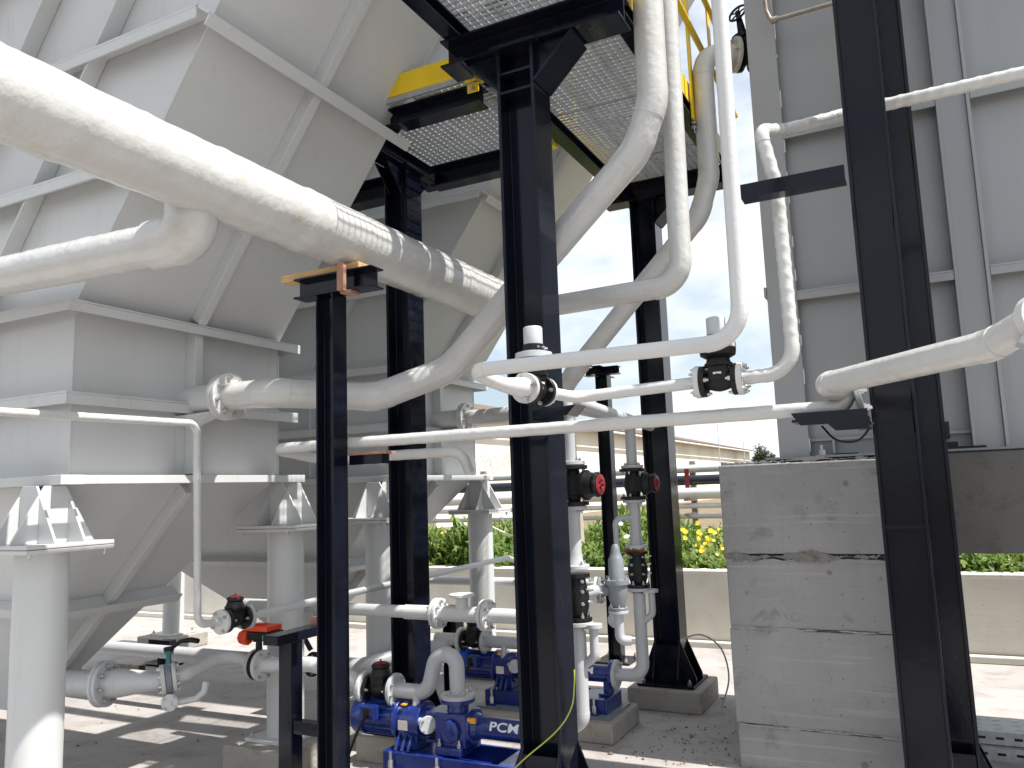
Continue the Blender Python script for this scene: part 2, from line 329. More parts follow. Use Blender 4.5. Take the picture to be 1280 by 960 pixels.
# ------------------------------------------------------------------ ground and background setting
g = MB()
nx, ny = 60, 60
xs = np.linspace(-16, 10, nx); ys = np.linspace(-1.5, 8.3, ny)
for y in ys:
    for x in xs: g.v.append((x, y, 0.004*math.sin(x*1.3+0.5*y)*math.sin(y*1.1)))
for j in range(ny-1):
    for i in range(nx-1): g.f.append((j*nx+i, j*nx+i+1, (j+1)*nx+i+1, (j+1)*nx+i)); g.sm.append(True)
o = obj('ground', g, 'slab'); o['kind'] = 'structure'
# planted bank and the far ground behind the low wall
g = MB(); prof = [(8.32, 0.60), (9.0, 0.66), (10.5, 0.72), (12.5, 0.70), (20, 0.6), (60, 0.6), (1200, 0.6)]
xs = [-900, -60, -20, -12, -6, 0, 6, 14, 60, 900]
for y, z in prof:
    for x in xs: g.v.append((x, y, z+0.04*math.sin(x*2+y)))
for j in range(len(prof)-1):
    for i in range(len(xs)-1): g.f.append((j*10+i, j*10+i+1, (j+1)*10+i+1, (j+1)*10+i)); g.sm.append(True)
o = obj('soil_bank', g, 'soil'); o['kind'] = 'structure'
g = MB(); g.add([(-900,-900,-0.03),(900,-900,-0.03),(900,8.2,-0.03),(-900,8.2,-0.03)], [(0,1,2,3)])
o = obj('terrain', g, 'yard_soil'); o['kind'] = 'structure'
# low concrete wall cast in lengths, with a thin coping and a foot kerb
wall = thing('retaining_wall', 'low cream concrete wall running behind the pumps under the weeds', 'wall', (-4, 8.15, 0))
obj('wall_body', MB().box(-15, 8.5, 8.15, 8.34, 0.0, 0.70), 'wall_concrete', wall)
obj('coping', MB().box(-15, 8.5, 8.135, 8.36, 0.70, 0.735), 'wall_concrete', wall, bevel=0.008)
obj('foot_kerb', MB().box(-15, 8.5, 8.06, 8.147, 0.0, 0.06), 'wall_concrete', wall, bevel=0.01)

# ------------------------------------------------------------------ tanks on the left
def lip(mb, a, b, out, up, pr, th):   # flat bar from a to b standing off a face along "out"
    a, b, out, up = Vector(a), Vector(b), Vector(out).normalized(), Vector(up).normalized()
    q = [a-up*th/2, b-up*th/2, b-up*th/2+out*pr, a-up*th/2+out*pr]
    mb.hull8(q, [p+up*th for p in q])
def sep_tank(Y0, Y1, label, group, k=0.735):
    xr, xl, zb, zm, zt = -3.60, -7.60, 1.72, 2.57, 5.95
    ym = (Y0+Y1)/2
    T = thing('settling_tank', label, 'tank', (xr, Y0, 0), group)
    sx = lambda z: max(0.0, (z-zm))*k
    b = MB(); b.box(xl, xr, Y0, Y1, zb, zm); obj('lower_shell', b, 'tank_paint', T, bevel=0.004)
    b = MB(); d = sx(zt); e = 0.002
    b.hull8([(xl,Y0+e,zm),(xr,Y0+e,zm),(xr,Y1-e,zm),(xl,Y1-e,zm)], [(xl+d,Y0+e,zt),(xr+d,Y0+e,zt),(xr+d,Y1-e,zt),(xl+d,Y1-e,zt)])
    obj('inclined_shell', b, 'tank_paint', T, bevel=0.004)
    # hopper
    hx, hz, hs = -5.05, 0.42, 0.13
    b = MB(); b.hull8([(hx-hs,ym-hs,hz),(hx+hs,ym-hs,hz),(hx+hs,ym+hs,hz),(hx-hs,ym+hs,hz)], [(xl+.01,Y0+.01,zb),(xr-.01,Y0+.01,zb),(xr-.01,Y1-.01,zb),(xl+.01,Y1-.01,zb)])
    H = obj('hopper', b, 'tank_paint', T, bevel=0.004)
    nz = Vector((zb-hz, 0, -(xr-hx-hs))).normalized()
    tt = lambda z: (z-hz)/(zb-hz)
    def hp(z, sx_, sy_):   # a point on the hopper edge at height z
        t = tt(z); return Vector((hx+sx_*(hs+((xr-hx if sx_ > 0 else hx-xl)-hs-.01)*t), ym+sy_*(hs+((Y1-Y0)/2-hs-.01)*t), z))
    for sgn in (1, -1):
        b = MB(); a0 = hp(1.698, sgn, 0); a1 = hp(0.50, sgn, 0); nn = Vector((nz.x*sgn, 0, nz.z))
        lip(b, a0, a1, nn, (0,1,0), 0.07, 0.05); obj('hopper_rib', b, 'tank_paint', H, bevel=0.003)
    for z in (1.08,):
        b = MB(); lip(b, hp(z,1,-1)+Vector((0,-.06,0)), hp(z,1,1)+Vector((0,.06,0)), nz, nz.cross(Vector((0,1,0))), 0.09, 0.014)
        lip(b, hp(z,1,-1)+Vector((0,-.06,0))+nz*0.09, hp(z,1,1)+Vector((0,.06,0))+nz*0.09, nz, nz.cross(Vector((0,1,0))), 0.012, 0.06)
        obj('hopper_rib', b, 'tank_paint', H, bevel=0.002)
        ny_ = Vector((0, -(zb-hz), -((Y1-Y0)/2-hs))).normalized()
        b = MB(); lip(b, hp(z,-1,-1), hp(z,1,-1)+Vector((.06,0,0)), ny_, ny_.cross(Vector((1,0,0))), 0.09, 0.05); obj('hopper_rib', b, 'tank_paint', H, bevel=0.002)
    # ledges all round
    def ring(z, pr, th, lipz, nm):
        d = sx(z); b = MB(); x0, x1 = xl+d, xr+d
        b.box(x0-pr, x1+pr, Y0-pr, Y0-e, z-th/2, z+th/2); b.box(x0-pr, x1+pr, Y1+e, Y1+pr, z-th/2, z+th/2)
        b.box(x1-0.03, x1+pr, Y0-e*2, Y1+e*2, z-th/2+.0015, z+th/2-.0015); b.box(x0-pr, x0+0.03, Y0-e*2, Y1+e*2, z-th/2+.0015, z+th/2-.0015)
        if lipz:
            t2 = 0.010; za, zb_ = (z-lipz, z-th/2) if lipz > 0 else (z+th/2, z-lipz)
            b.box(x0-pr, x1+pr, Y0-pr, Y0-pr+t2, za, zb_); b.box(x0-pr, x1+pr, Y1+pr-t2, Y1+pr, za, zb_)
            b.box(x1+pr-t2, x1+pr, Y0-pr+t2, Y1+pr-t2, za, zb_); b.box(x0-pr, x0-pr+t2, Y0-pr+t2, Y1+pr-t2, za, zb_)
        return obj(nm, b, 'tank_paint', T, bevel=0.002)
    ring(zm, 0.10, 0.012, 0.05, 'ledge'); ring(2.13, 0.09, 0.012, 0.055, 'ledge')
    ring(zb, 0.12, 0.045, 0.0, 'bottom_flange')
    # ledges of the inclined part: bars standing square to its faces
    un = Vector((1, 0, -k)).normalized(); al = Vector((k, 0, 1)).normalized()
    for z in (3.19, 3.80, 4.52, 5.3):
        d = sx(z); b = MB()
        lip(b, (xr+d, Y0-.09, z), (xr+d, Y1+.09, z), un, al, 0.10, 0.012)
        lip(b, Vector((xr+d, Y0-.09, z))+un*0.09-al*0.025, Vector((xr+d, Y1+.09, z))+un*0.09-al*0.025, un, al, 0.011, 0.06)
        lip(b, (xl+d, Y0, z), (xr+d, Y0, z), (0,-1,0), (0,0,1), 0.10, 0.012)
        lip(b, (xl+d, Y0-.088, z-.026), (xr+d, Y0-.088, z-.026), (0,-1,0), (0,0,1), 0.010, 0.06)
        obj('ledge', b, 'tank_paint', T, bevel=0.002)
    # stiffeners
    b = MB(); lip(b, (xr, ym, zb+.03), (xr, ym, zm-.01), (1,0,0), (0,1,0), 0.075, 0.055); obj('stiffener', b, 'tank_paint', T, bevel=0.003)
    b = MB(); lip(b, (xr+sx(2.62), ym, 2.62), (xr+sx(zt), ym, zt), un, (0,1,0), 0.075, 0.055); obj('stiffener', b, 'tank_paint', T, bevel=0.003)
    for i, fx in enumerate((0.72, 1.44, 2.16, 2.88)):
        b = MB(); lip(b, (xr-fx+sx(2.62), Y0, 2.62), (xr-fx+sx(zt), Y0, zt), (0,-1,0), (1,0,0), 0.085, 0.014); obj('stiffener', b, 'tank_paint', T, bevel=0.003)
        b = MB(); lip(b, (xr-fx, Y0, zb+.03), (xr-fx, Y0, zm-.01), (0,-1,0), (1,0,0), 0.07, 0.014); obj('stiffener', b, 'tank_paint', T, bevel=0.003)
    # legs with gusseted brackets
    for X, sX in ((xr, 1), (xl, -1)):
        for Y, sY in ((Y0, -1), (Y1, 1)):
            cx, cy = X-sX*0.02, Y+sY*0.10
            b = MB(); b.cyl((cx,cy,0.17), (cx,cy,1.395), 0.112, seg=40); lg = obj('leg', b, 'tank_paint', T)
            obj('base_plate', MB().box(cx-.17, cx+.17, cy-.17, cy+.17, 0.15, 0.17), 'tank_paint', lg, bevel=0.003)
            for s in ((1,1),(1,-1),(-1,1),(-1,-1)): bolt(lg, (cx+s[0]*.14, cy+s[1]*.14, .17), (0,0,1), 0.014, 0.016)
            b = MB(); b.box(cx-.21, cx+.21, cy-.21, cy+.21, 1.398, 1.416); br = obj('bracket_plate', b, 'tank_paint', T, bevel=0.002)
            for s in ((1,1),(1,-1),(-1,1),(-1,-1)): bolt(br, (cx+s[0]*.18, cy+s[1]*.18, 1.398), (0,0,-1), 0.012, 0.014)
            obj('bracket_plate', MB().box(cx-.21, cx+.21, cy-.21, cy+.21, 1.419, 1.437), 'tank_paint', T, bevel=0.002)
            obj('rust_shim', MB().box(cx-.205, cx+.205, cy-.205, cy+.205, 1.4165, 1.4185), 'red_oxide', br)
            for off in (-.07, .07):
                b = MB(); b.add([(cx-.20,cy+off-.006,1.438),(cx+.20,cy+off-.006,1.438),(cx+.05,cy+off-.006,1.695),(cx-.05,cy+off-.006,1.695),
                                 (cx-.20,cy+off+.006,1.438),(cx+.20,cy+off+.006,1.438),(cx+.05,cy+off+.006,1.695),(cx-.05,cy+off+.006,1.695)],
                                [(0,1,2,3),(7,6,5,4),(0,4,5,1),(1,5,6,2),(2,6,7,3),(3,7,4,0)]); obj('gusset', b, 'tank_paint', T, bevel=0.0015)
                b = MB(); b.add([(cx+off-.006,cy-.20,1.438),(cx+off-.006,cy+.20,1.438),(cx+off-.006,cy+.05,1.695),(cx+off-.006,cy-.05,1.695),
                                 (cx+off+.006,cy-.20,1.438),(cx+off+.006,cy+.20,1.438),(cx+off+.006,cy+.05,1.695),(cx+off+.006,cy-.05,1.695)],
                                [(3,2,1,0),(4,5,6,7),(1,5,4,0),(2,6,5,1),(3,7,6,2),(0,4,7,3)]); obj('gusset', b, 'tank_paint', T, bevel=0.0015)
            p = obj('concrete_plinth', MB().box(cx-.26, cx+.26, cy-.26, cy+.26, 0, 0.149), 'concrete_plinth', None, bevel=0.012, origin=None)
            tag(p, 'concrete plinth under %s leg of the %s settling tank' % ({(1,-1):'the near right',(1,1):'the far right',(-1,-1):'the near left',(-1,1):'the far left'}[(sX,sY)], 'nearer' if Y0 < 4 else 'farther'), 'plinth', 'plinths under the tank legs')
    # weld beads
    for a, c in (((xr+.002, Y0-.002, zb+.03), (xr+.002, Y0-.002, zm-.06)), ((xr+.002, Y1+.002, zb+.03), (xr+.002, Y1+.002, zm-.06)), ((xr+sx(zm+.03), Y0, zm+.03), (xr+sx(zt), Y0, zt))):
        b = MB(); a = Vector(a); c = Vector(c); nq = 60; b.tube([a+(c-a)*i/nq for i in range(nq+1)], [.004*random.uniform(.7, 1.3) for _ in range(nq+1)], 6); obj('weld_bead', b, 'tank_paint', T)
    return T
TA = sep_tank(2.46, 3.85, 'nearer pale grey steel settling tank with hopper, filling the left side', 'inclined settling tanks')
TB = sep_tank(5.05, 6.38, 'farther pale grey settling tank seen between the black columns', 'inclined settling tanks')

# ------------------------------------------------------------------ black steel columns
def hprof(w, d, tf, tw):   # flanges face +-x, web in the middle of y
    a, c = w/2, d/2
    return [(-a,-c),(-a+tf,-c),(-a+tf,-tw/2),(a-tf,-tw/2),(a-tf,-c),(a,-c),(a,c),(a-tf,c),(a-tf,tw/2),(-a+tf,tw/2),(-a+tf,c),(-a,c)]
def hbeam(mb, p0, p1, w, h, tf, tw, up=(0,0,1)):   # I section: flanges at top and bottom of "up"
    p0, p1 = Vector(p0), Vector(p1); z = (p1-p0).normalized(); y = Vector(up).normalized(); x = y.cross(z)
    mt = Matrix(((x.x,y.x,z.x,p0.x),(x.y,y.y,z.y,p0.y),(x.z,y.z,z.z,p0.z),(0,0,0,1)))
    pr = [(q[1], q[0]) for q in hprof(h, w, tf, tw)][::-1]
    mb.prism(pr, 0, (p1-p0).length, mt)
def column(name, label, cx, cy, w, z0, z1, tf=0.017, tw=0.010, base=True, gus=True, caps=True, group='black steel columns', stiff=()):
    T = thing(name, label, 'column', (cx, cy, z0), group)
    b = MB(); b.prism(hprof(w, w, tf, tw), z0+0.02, z1, Matrix.Translation((cx, cy, 0))); obj('shaft', b, 'black_steel', T, bevel=0.003)
    if base:
        s = w/2+0.11
        bp = obj('base_plate', MB().box(cx-s, cx+s, cy-s, cy+s, z0, z0+0.02), 'black_steel', T, bevel=0.002)
        for q in ((1,1),(1,-1),(-1,1),(-1,-1)): bolt(bp, (cx+q[0]*(s-.04), cy+q[1]*(s-.04), z0+.02), (0,0,1), 0.016, 0.02)
        if gus:
            h = 0.30
            for sg in (-1, 1):
                for off in (-w/2+.009, w/2-.009):
                    b = MB(); y0 = cy+sg*w/2; y1 = cy+sg*(s-.01)
                    pts = [(y0,z0+.02),(y1,z0+.02),(y1,z0+.06),(y0,z0+h)]
                    b.add([(cx+off-.006,p[0],p[1]) for p in pts]+[(cx+off+.006,p[0],p[1]) for p in pts], [(0,1,2,3),(7,6,5,4),(0,4,5,1),(1,5,6,2),(2,6,7,3),(3,7,4,0)]); obj('gusset', b, 'black_steel', T)
                    b = MB(); x0 = cx+sg*w/2; x1 = cx+sg*(s-.01); pts = [(x0,z0+.02),(x1,z0+.02),(x1,z0+.06),(x0,z0+h)]
                    b.add([(p[0],cy+off-.006,p[1]) for p in pts]+[(p[0],cy+off+.006,p[1]) for p in pts], [(0,1,2,3),(7,6,5,4),(0,4,5,1),(1,5,6,2),(2,6,7,3),(3,7,4,0)]); obj('gusset', b, 'black_steel', T)
                b = MB(); b.box(cx-w/2+.02, cx+w/2-.02, cy+sg*w/2-.006, cy+sg*w/2+.006, z0+.02, z0+h-.02); obj('gusset', b, 'black_steel', T)
    for zz in stiff:
        b = MB(); b.box(cx-w/2+tf, cx+w/2-tf, cy-w/2+.004, cy-tw/2, zz-.006, zz+.006); obj('stiffener', b, 'black_steel', T)
    if caps:
        obj('cap_plate', MB().box(cx-w/2-.03, cx+w/2+.03, cy-w/2-.03, cy+w/2+.03, z1, z1+.018), 'black_steel', T, bevel=0.002)
    return T
C2 = column('steel_column', 'broad black steel column in the middle of the view, beside the actuated valve', -1.607, 3.46, 0.20, 0.15, 3.78, stiff=(3.56, 3.66))
C3 = column('steel_column', 'black steel column on a square concrete plinth left of the concrete block', -1.77, 6.03, 0.20, 0.15, 3.84)
C4 = column('steel_column', 'black steel column standing between the two settling tanks', -2.965, 4.365, 0.18, 0.15, 3.77)
C5 = column('steel_column', 'near black steel column at the right carrying the white pipe brackets', -0.063, 3.275, 0.15, 0.0, 5.2, tf=0.012, tw=0.008, caps=False, stiff=(1.42,))
C5b = column('steel_column', 'black steel column close against the concrete block, behind the right pipe column', 0.036, 4.62, 0.20, 0.0, 5.2, caps=False)
C1 = column('pipe_support', 'slim black pipe support with wooden packing under the thick white pipe', -2.47, 3.005, 0.105, 0.0, 2.565, tf=0.010, tw=0.007, group='pipe supports', caps=False)
C6 = column('pipe_support', 'thin black pipe support with a T head in front of the low wall', -2.645, 7.25, 0.12, 0.0, 2.66, tf=0.010, tw=0.007, group='pipe supports', gus=False, caps=False)
for cx, cy, s, h, lb in ((-1.607,3.46,.27,.15,'concrete plinth under the middle black column'), (-1.77,6.03,.27,.15,'square concrete plinth under the black column left of the concrete block'), (-2.965,4.365,.25,.15,'concrete plinth under the black column between the tanks')):
    p = obj('concrete_plinth', MB().box(cx-s, cx+s, cy-s, cy+s, 0, h-.001), 'concrete_plinth', None, bevel=0.012); tag(p, lb, 'plinth', 'plinths under the columns')
# heads
b = MB(); hbeam(b, (-2.66, 3.0, 2.615), (-2.19, 3.0, 2.615), 0.10, 0.10, 0.009, 0.007); obj('head_beam', b, 'black_steel', C1, bevel=0.002)
b = MB(); b.box(-2.366, -2.33, 2.92, 2.945, 2.56, 2.69); b.box(-2.366, -2.31, 2.9455, 3.02, 2.55, 2.5645); obj('shim', b, 'rust_shim', C1)
p = obj('timber_packer', MB().box(-2.76, -2.28, 2.975, 3.055, 2.666, 2.702), 'wood', None, bevel=0.003); tag(p, 'strip of raw timber packed between thick white pipe and black support', 'timber')
b = MB(); hbeam(b, (-2.645, 7.05, 2.70), (-2.645, 7.45, 2.70), 0.10, 0.08, 0.008, 0.006); obj('head_beam', b, 'black_steel', C6)
b = MB(); hbeam(b, (-2.80, 7.2, 2.70), (-2.46, 7.2, 2.70), 0.10, 0.076, 0.008, 0.006); obj('head_beam', b, 'black_steel', C6)
# bracket on C1 with a rusty shim that carries the long cross pipe
b = MB(); b.box(-2.42, -2.23, 3.07, 3.13, 1.745, 1.79); obj('bracket_arm', b, 'black_steel', C1); b = MB(); b.box(-2.42, -2.20, 3.06, 3.14, 1.7905, 1.803); obj('shim', b, 'rust_shim', C1)
# brackets on C2 and C5
b = MB(); b.add([(-1.506,3.20,1.905),(-1.30,3.10,1.905),(-1.25,3.08,1.945),(-1.506,3.20,1.945),(-1.506,3.40,1.905),(-1.30,3.22,1.905),(-1.25,3.20,1.945),(-1.506,3.40,1.945)], [(0,1,2,3),(7,6,5,4),(0,4,5,1),(1,5,6,2),(2,6,7,3),(3,7,4,0)]); obj('bracket_arm', b, 'black_steel', C2)
b = MB(); b.box(-0.50, -0.139, 2.96, 2.966, 2.645, 2.70); b.box(-0.50, -0.139, 2.967, 3.03, 2.645, 2.652); obj('bracket_arm', b, 'black_steel', C5)
b = MB(); prf = [(-0.39,1.835),(-0.36,1.79),(-0.27,1.79),(-0.245,1.765),(-0.139,1.765),(-0.139,1.835)]
b.add([(p[0],2.985,p[1]) for p in prf]+[(p[0],2.995,p[1]) for p in prf], [tuple(range(6)), tuple(range(11,5,-1))]+[(i,i+6,(i+1)%6+6,(i+1)%6) for i in range(6)]); b.box(-0.39,-0.139,2.996,3.14,1.803,1.812); b.box(-0.18,-0.139,2.997,3.20,1.77,1.80); obj('bracket_arm', b, 'black_steel', C5)
b = MB(); b.box(0.13, 0.152, 4.49, 4.70, 1.78, 1.86); obj('clip', b, 'black_steel', C5b)
# haunches below the walkway beams
def haunch(T, cx, cy, w, z1, sgn):
    pts = [(cx+sgn*w/2, z1-0.20), (cx+sgn*(w/2+0.20), z1-.005), (cx+sgn*w/2, z1-.005)]
    for yy in (cy-0.05, cy+0.05):
        b = MB(); b.add([(p[0],yy-.005,p[1]) for p in pts]+[(p[0],yy+.005,p[1]) for p in pts], [(0,1,2),(5,4,3),(0,3,4,1),(1,4,5,2),(2,5,3,0)]); obj('haunch_web', b, 'black_steel', T)
    a = Vector((cx+sgn*(w/2-.004), 0, z1-0.21)); c = Vector((cx+sgn*(w/2+0.205), 0, z1-.01)); n = Vector((c.z-a.z, 0, -(c.x-a.x))).normalized()*0.012
    if n.z > 0: n = -n
    q = [(a.x,cy-.10,a.z),(c.x,cy-.10,c.z),(c.x,cy+.10,c.z),(a.x,cy+.10,a.z)]
    b = MB(); b.hull8([(p[0]+n.x,p[1],p[2]+n.z) for p in q], q); obj('haunch_flange', b, 'black_steel', T)
for s in (-1, 1): haunch(C2, -1.607, 3.46, 0.20, 3.80, s)
haunch(C3, -1.77, 6.03, 0.20, 3.86, 1)
for sg in (-1, 1):      # haunches along the beam above
    b = MB(); y0 = 4.365+sg*.09; pts = [(y0, 3.60), (y0+sg*.16, 3.765), (y0, 3.765)]
    for xx in (-3.01, -2.92): b.add([(xx-.005,p[0],p[1]) for p in pts]+[(xx+.005,p[0],p[1]) for p in pts], [(0,1,2),(5,4,3),(0,3,4,1),(1,4,5,2),(2,5,3,0)])
    obj('haunch_web', b, 'black_steel', C4)

# ------------------------------------------------------------------ walkway overhead
W = thing('walkway', 'overhead walkway of galvanised grating on black beams with yellow rails', 'walkway', (-1.5, 4.4, 3.68))
def beam(p0, p1, w, h, tf=0.012, tw=0.009):
    b = MB(); hbeam(b, p0, p1, w, h, tf, tw); return obj('beam', b, 'black_steel', W, bevel=0.002)
GZ = 4.04
beam((-2.04, 3.46, 3.875), (-1.06, 3.46, 3.875), 0.18, 0.15)                 # cap beam at the middle column
beam((-2.10, 6.03, 3.935), (-1.04, 6.03, 3.935), 0.16, 0.15)                 # cap beam at the far column
beam((-1.97, 2.80, 3.995), (-1.97, 6.50, 3.995), 0.09, 0.085)                # long edge beams
beam((-1.15, 2.80, 3.995), (-1.15, 6.50, 3.995), 0.09, 0.085)
beam((-2.66, 3.80, 3.832), (-2.02, 3.80, 3.832), 0.12, 0.11)                   # branch towards the tanks
beam((-2.89, 4.66, 3.815), (-2.02, 4.66, 3.815), 0.12, 0.15)
beam((-2.965, 3.97, 3.865), (-2.965, 4.80, 3.865), 0.14, 0.15)               # beams on the column between the tanks
beam((-5.0, 4.365, 3.68), (-3.06, 4.365, 3.68), 0.14, 0.15)
def grating(x0, x1, y0, y1, z, along='x'):
    b = MB(); h = 0.018; p = 0.043; q = 0.044
    ln = (lambda a0, a1, c, t, z0, z1: b.box(a0, a1, c-t, c+t, z0, z1)) if along == 'x' else (lambda a0, a1, c, t, z0, z1: b.box(c-t, c+t, a0, a1, z0, z1))
    (u0_, u1_, v0, v1) = (x0, x1, y0, y1) if along == 'x' else (y0, y1, x0, x1)
    v = v0
    while v <= v1: ln(u0_, u1_, v, 0.0022, z, z+h); v += p
    o = obj('bearing_bars', b, 'galvanised', W, kind='stuff')
    b = MB(); cr_ = (lambda c: b.box(c-.0025, c+.0025, v0, v1, z+.008, z+.0165)) if along == 'x' else (lambda c: b.box(v0, v1, c-.0025, c+.0025, z+.008, z+.0165))
    u = u0_
    while u <= u1_: cr_(u); u += q
    obj('cross_rods', b, 'galvanised', W, kind='stuff')
    b = MB(); b.box(x0-.004,x0,y0,y1,z,z+h); b.box(x1,x1+.004,y0,y1,z,z+h); b.box(x0,x1,y0-.004,y0,z,z+h); b.box(x0,x1,y1,y1+.004,z,z+h); obj('grating_edge', b, 'galvanised', W)
for k in range(4): grating(-1.99, -1.13, 2.82+k*0.92, 2.82+(k+1)*0.92-0.012, GZ, 'x')
for k in range(2): grating(-2.89+k*0.445, -2.89+(k+1)*0.445-.010, 3.98 if k == 0 else 3.72, 4.72, 3.895, 'x')
# toe boards and rails
b = MB(); b.box(-2.62, -2.02, 3.690, 3.696, 3.924, 4.05); obj('toe_board', b, 'yellow_paint', W)
b = MB(); b.box(-2.62, -2.02, 3.697, 3.713, 3.892, 3.922); obj('grating_edge', b, 'galvanised', W)
b = MB(); b.box(-1.118, -1.112, 2.82, 6.48, 4.045, 4.19); obj('toe_board', b, 'yellow_paint', W)
b = MB(); b.box(-2.006, -2.000, 4.85, 6.48, 4.075, 4.22); obj('toe_board', b, 'yellow_paint', W)
for y in (3.3, 4.95, 5.64):
    b = MB(); b.box(-1.100, -1.090, y-.04, y+.04, 3.93, 5.13); ps = obj('rail_post', b, 'yellow_paint', W)
    bk = obj('clip', MB().box(-1.1085, -1.1015, y-.05, y+.05, 3.86, 4.04), 'black_steel', W)
    for zz in (3.885, 3.915): bolt(bk, (-1.1015, y, zz), (1,0,0), 0.013, 0.010)
for z in (4.60, 5.1):
    b = MB(); b.cyl((-1.088, 2.82, z), (-1.088, 6.48, z), 0.021); obj('rail', b, 'yellow_paint', W)
for y in (5.2, 6.4):
    b = MB(); b.box(-2.014, -2.007, y-.03, y+.03, 3.96, 5.13); obj('rail_post', b, 'yellow_paint', W)
for p in ((-2.035, 3.685, 3.885), (-2.02, 3.685, 3.82)):
    b = MB(); b.box(p[0]-.035, p[0]+.035, p[1]-.008, p[1], p[2]-.02, p[2]+.03); ps = obj('clip', b, 'yellow_paint', W); bolt(ps, (p[0], p[1]-.008, p[2]), (0,-1,0), 0.012, 0.012)
b = MB(); b.box(-2.075, -2.022, 4.82, 4.88, 3.93, 4.0); ps = obj('clip', b, 'yellow_paint', W); bolt(ps, (-2.04, 4.82, 3.96), (0,-1,0), 0.012, 0.012)

# ------------------------------------------------------------------ right tank and its concrete
blk = thing('concrete_block', 'tall grey cast concrete block under the right-hand tank', 'concrete block', (-0.5, 4.83, 0))
lifts = [(-0.02, 0.228, 0.004), (0.240, 0.762, -0.003), (0.772, 1.150, 0.002), (1.185, 1.70, -0.004)]
for z0, z1, dy in lifts:
    obj('concrete_lift', MB().box(-1.06+dy, 0.02, 4.83+dy, 6.33, z0, z1), 'concrete_block', blk, bevel=0.008)
def ragged(z0, z1, x0, x1, y, amp, nm, m):
    b = MB(); n = 160; top = []; bot = []; wt = wb = 0.0; ja = (z1-z0)*.55
    for i in range(n+1):
        x = x0+(x1-x0)*i/n; wd_ = max(0, min(amp, (wd_ if i else amp/2)+random.uniform(-.35,.35)*amp)); dy = y-wd_
        wt = max(-ja, min(ja, wt+random.uniform(-.4,.4)*ja)); wb = max(-ja, min(ja, wb+random.uniform(-.4,.4)*ja))
        bot.append((x, dy+amp*.2, z0+wb)); top.append((x, dy, z1+wt))
    k = n+1; b.v = bot+top+[(p[0], y+.2, p[2]) for p in bot]+[(p[0], y+.2, p[2]) for p in top]
    for i in range(n):
        b.f += [(i, i+1, k+i+1, k+i), (k+i, k+i+1, 3*k+i+1, 3*k+i), (2*k+i, 2*k+i+1, i+1, i)]; b.sm += [True]*3
    obj(nm, b, m, blk, angle=60)
obj('concrete_core', MB().box(-1.02, 0.0, 4.865, 6.3, 0.02, 1.69), 'concrete_rough', blk)
ragged(1.158, 1.192, -1.060, 0.02, 4.826, 0.010, 'rough_joint', 'concrete_rough')
ragged(1.138, 1.152, -1.060, 0.02, 4.828, 0.004, 'rough_joint', 'concrete_block')
ragged(0.760, 0.774, -1.055, 0.02, 4.831, 0.003, 'rough_joint', 'concrete_block')
ragged(0.226, 0.242, -1.05, 0.02, 4.831, 0.003, 'rough_joint', 'concrete_block')
ragged(1.698, 1.7215, -1.05, 0.02, 4.836, 0.004, 'mortar_bed', 'concrete_block')
for zz in (.235, .768):
    x = -1.04
    while x < 0:
        w_ = random.uniform(.05, .3); b = MB(); n_ = max(3, int(w_/.012)); q_ = [(x+w_*i/n_, zz+.004*math.sin((x+w_*i/n_)*9)+random.uniform(-.0015,.0015), random.uniform(.0006,.0026)) for i in range(n_+1)]
        for i in range(n_):
            (xa, za, ha), (xb, zb2, hb) = q_[i], q_[i+1]; b.hull8([(xa,4.823,za-ha),(xb,4.823,zb2-hb),(xb,4.84,zb2-hb),(xa,4.84,za-ha)], [(xa,4.823,za+ha),(xb,4.823,zb2+hb),(xb,4.84,zb2+hb),(xa,4.84,za+ha)])
        obj('cement_fin', b, 'cement_pale', blk); x += w_+random.uniform(.02, .25)
obj('concrete_beam', MB().box(0.021, 3.4, 4.845, 5.25, 1.19, 1.715), 'concrete_shaded', blk, bevel=0.008)
obj('concrete_beam', MB().box(0.021, 3.4, 5.95, 6.33, 1.19, 1.715), 'concrete_shaded', blk, bevel=0.008)
obj('concrete_lift', MB().box(3.4, 4.4, 4.83, 6.33, 0, 1.715), 'concrete_block', blk, bevel=0.008)
RT = thing('process_tank', 'tall grey panelled steel tank standing on the concrete block at right', 'tank', (-0.7, 4.95, 1.725))
ZT = 5.6
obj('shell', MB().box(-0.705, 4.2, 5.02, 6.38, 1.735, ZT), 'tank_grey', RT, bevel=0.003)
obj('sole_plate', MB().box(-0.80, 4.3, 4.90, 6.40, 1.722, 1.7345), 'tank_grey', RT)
b = MB(); b.box(-0.725, -0.555, 4.93, 4.945, 1.735, ZT); b.box(-0.725, -0.707, 4.946, 5.6, 1.735, ZT); obj('corner_angle', b, 'tank_grey', RT, bevel=0.003)
b = MB(); b.box(-0.74, -0.7265, 4.92, 5.5, 2.70, 2.76); obj('rib', b, 'tank_grey', RT)
for x in (0.27, 1.45, 2.6, 3.8):
    b = MB(); b.box(x, x+.018, 4.93, 5.018, 1.735, ZT); b.box(x+.150, x+.168, 4.93, 5.018, 1.735, ZT); b.box(x+.019, x+.149, 4.955, 4.965, 1.735, ZT); obj('stiffener', b, 'tank_grey', RT, bevel=0.002)
for z in (2.71, 3.72, 4.75):
    for x0, x1 in ((-0.555, 0.27), (0.44, 1.45), (1.62, 2.6), (2.77, 3.8)):
        b = MB(); b.box(x0+.001, x1-.001, 4.935, 5.018, z-.006, z+.006); b.box(x0+.001, x1-.001, 4.935, 4.945, z-.05, z-.0065); obj('rib', b, 'tank_grey', RT, bevel=0.002)
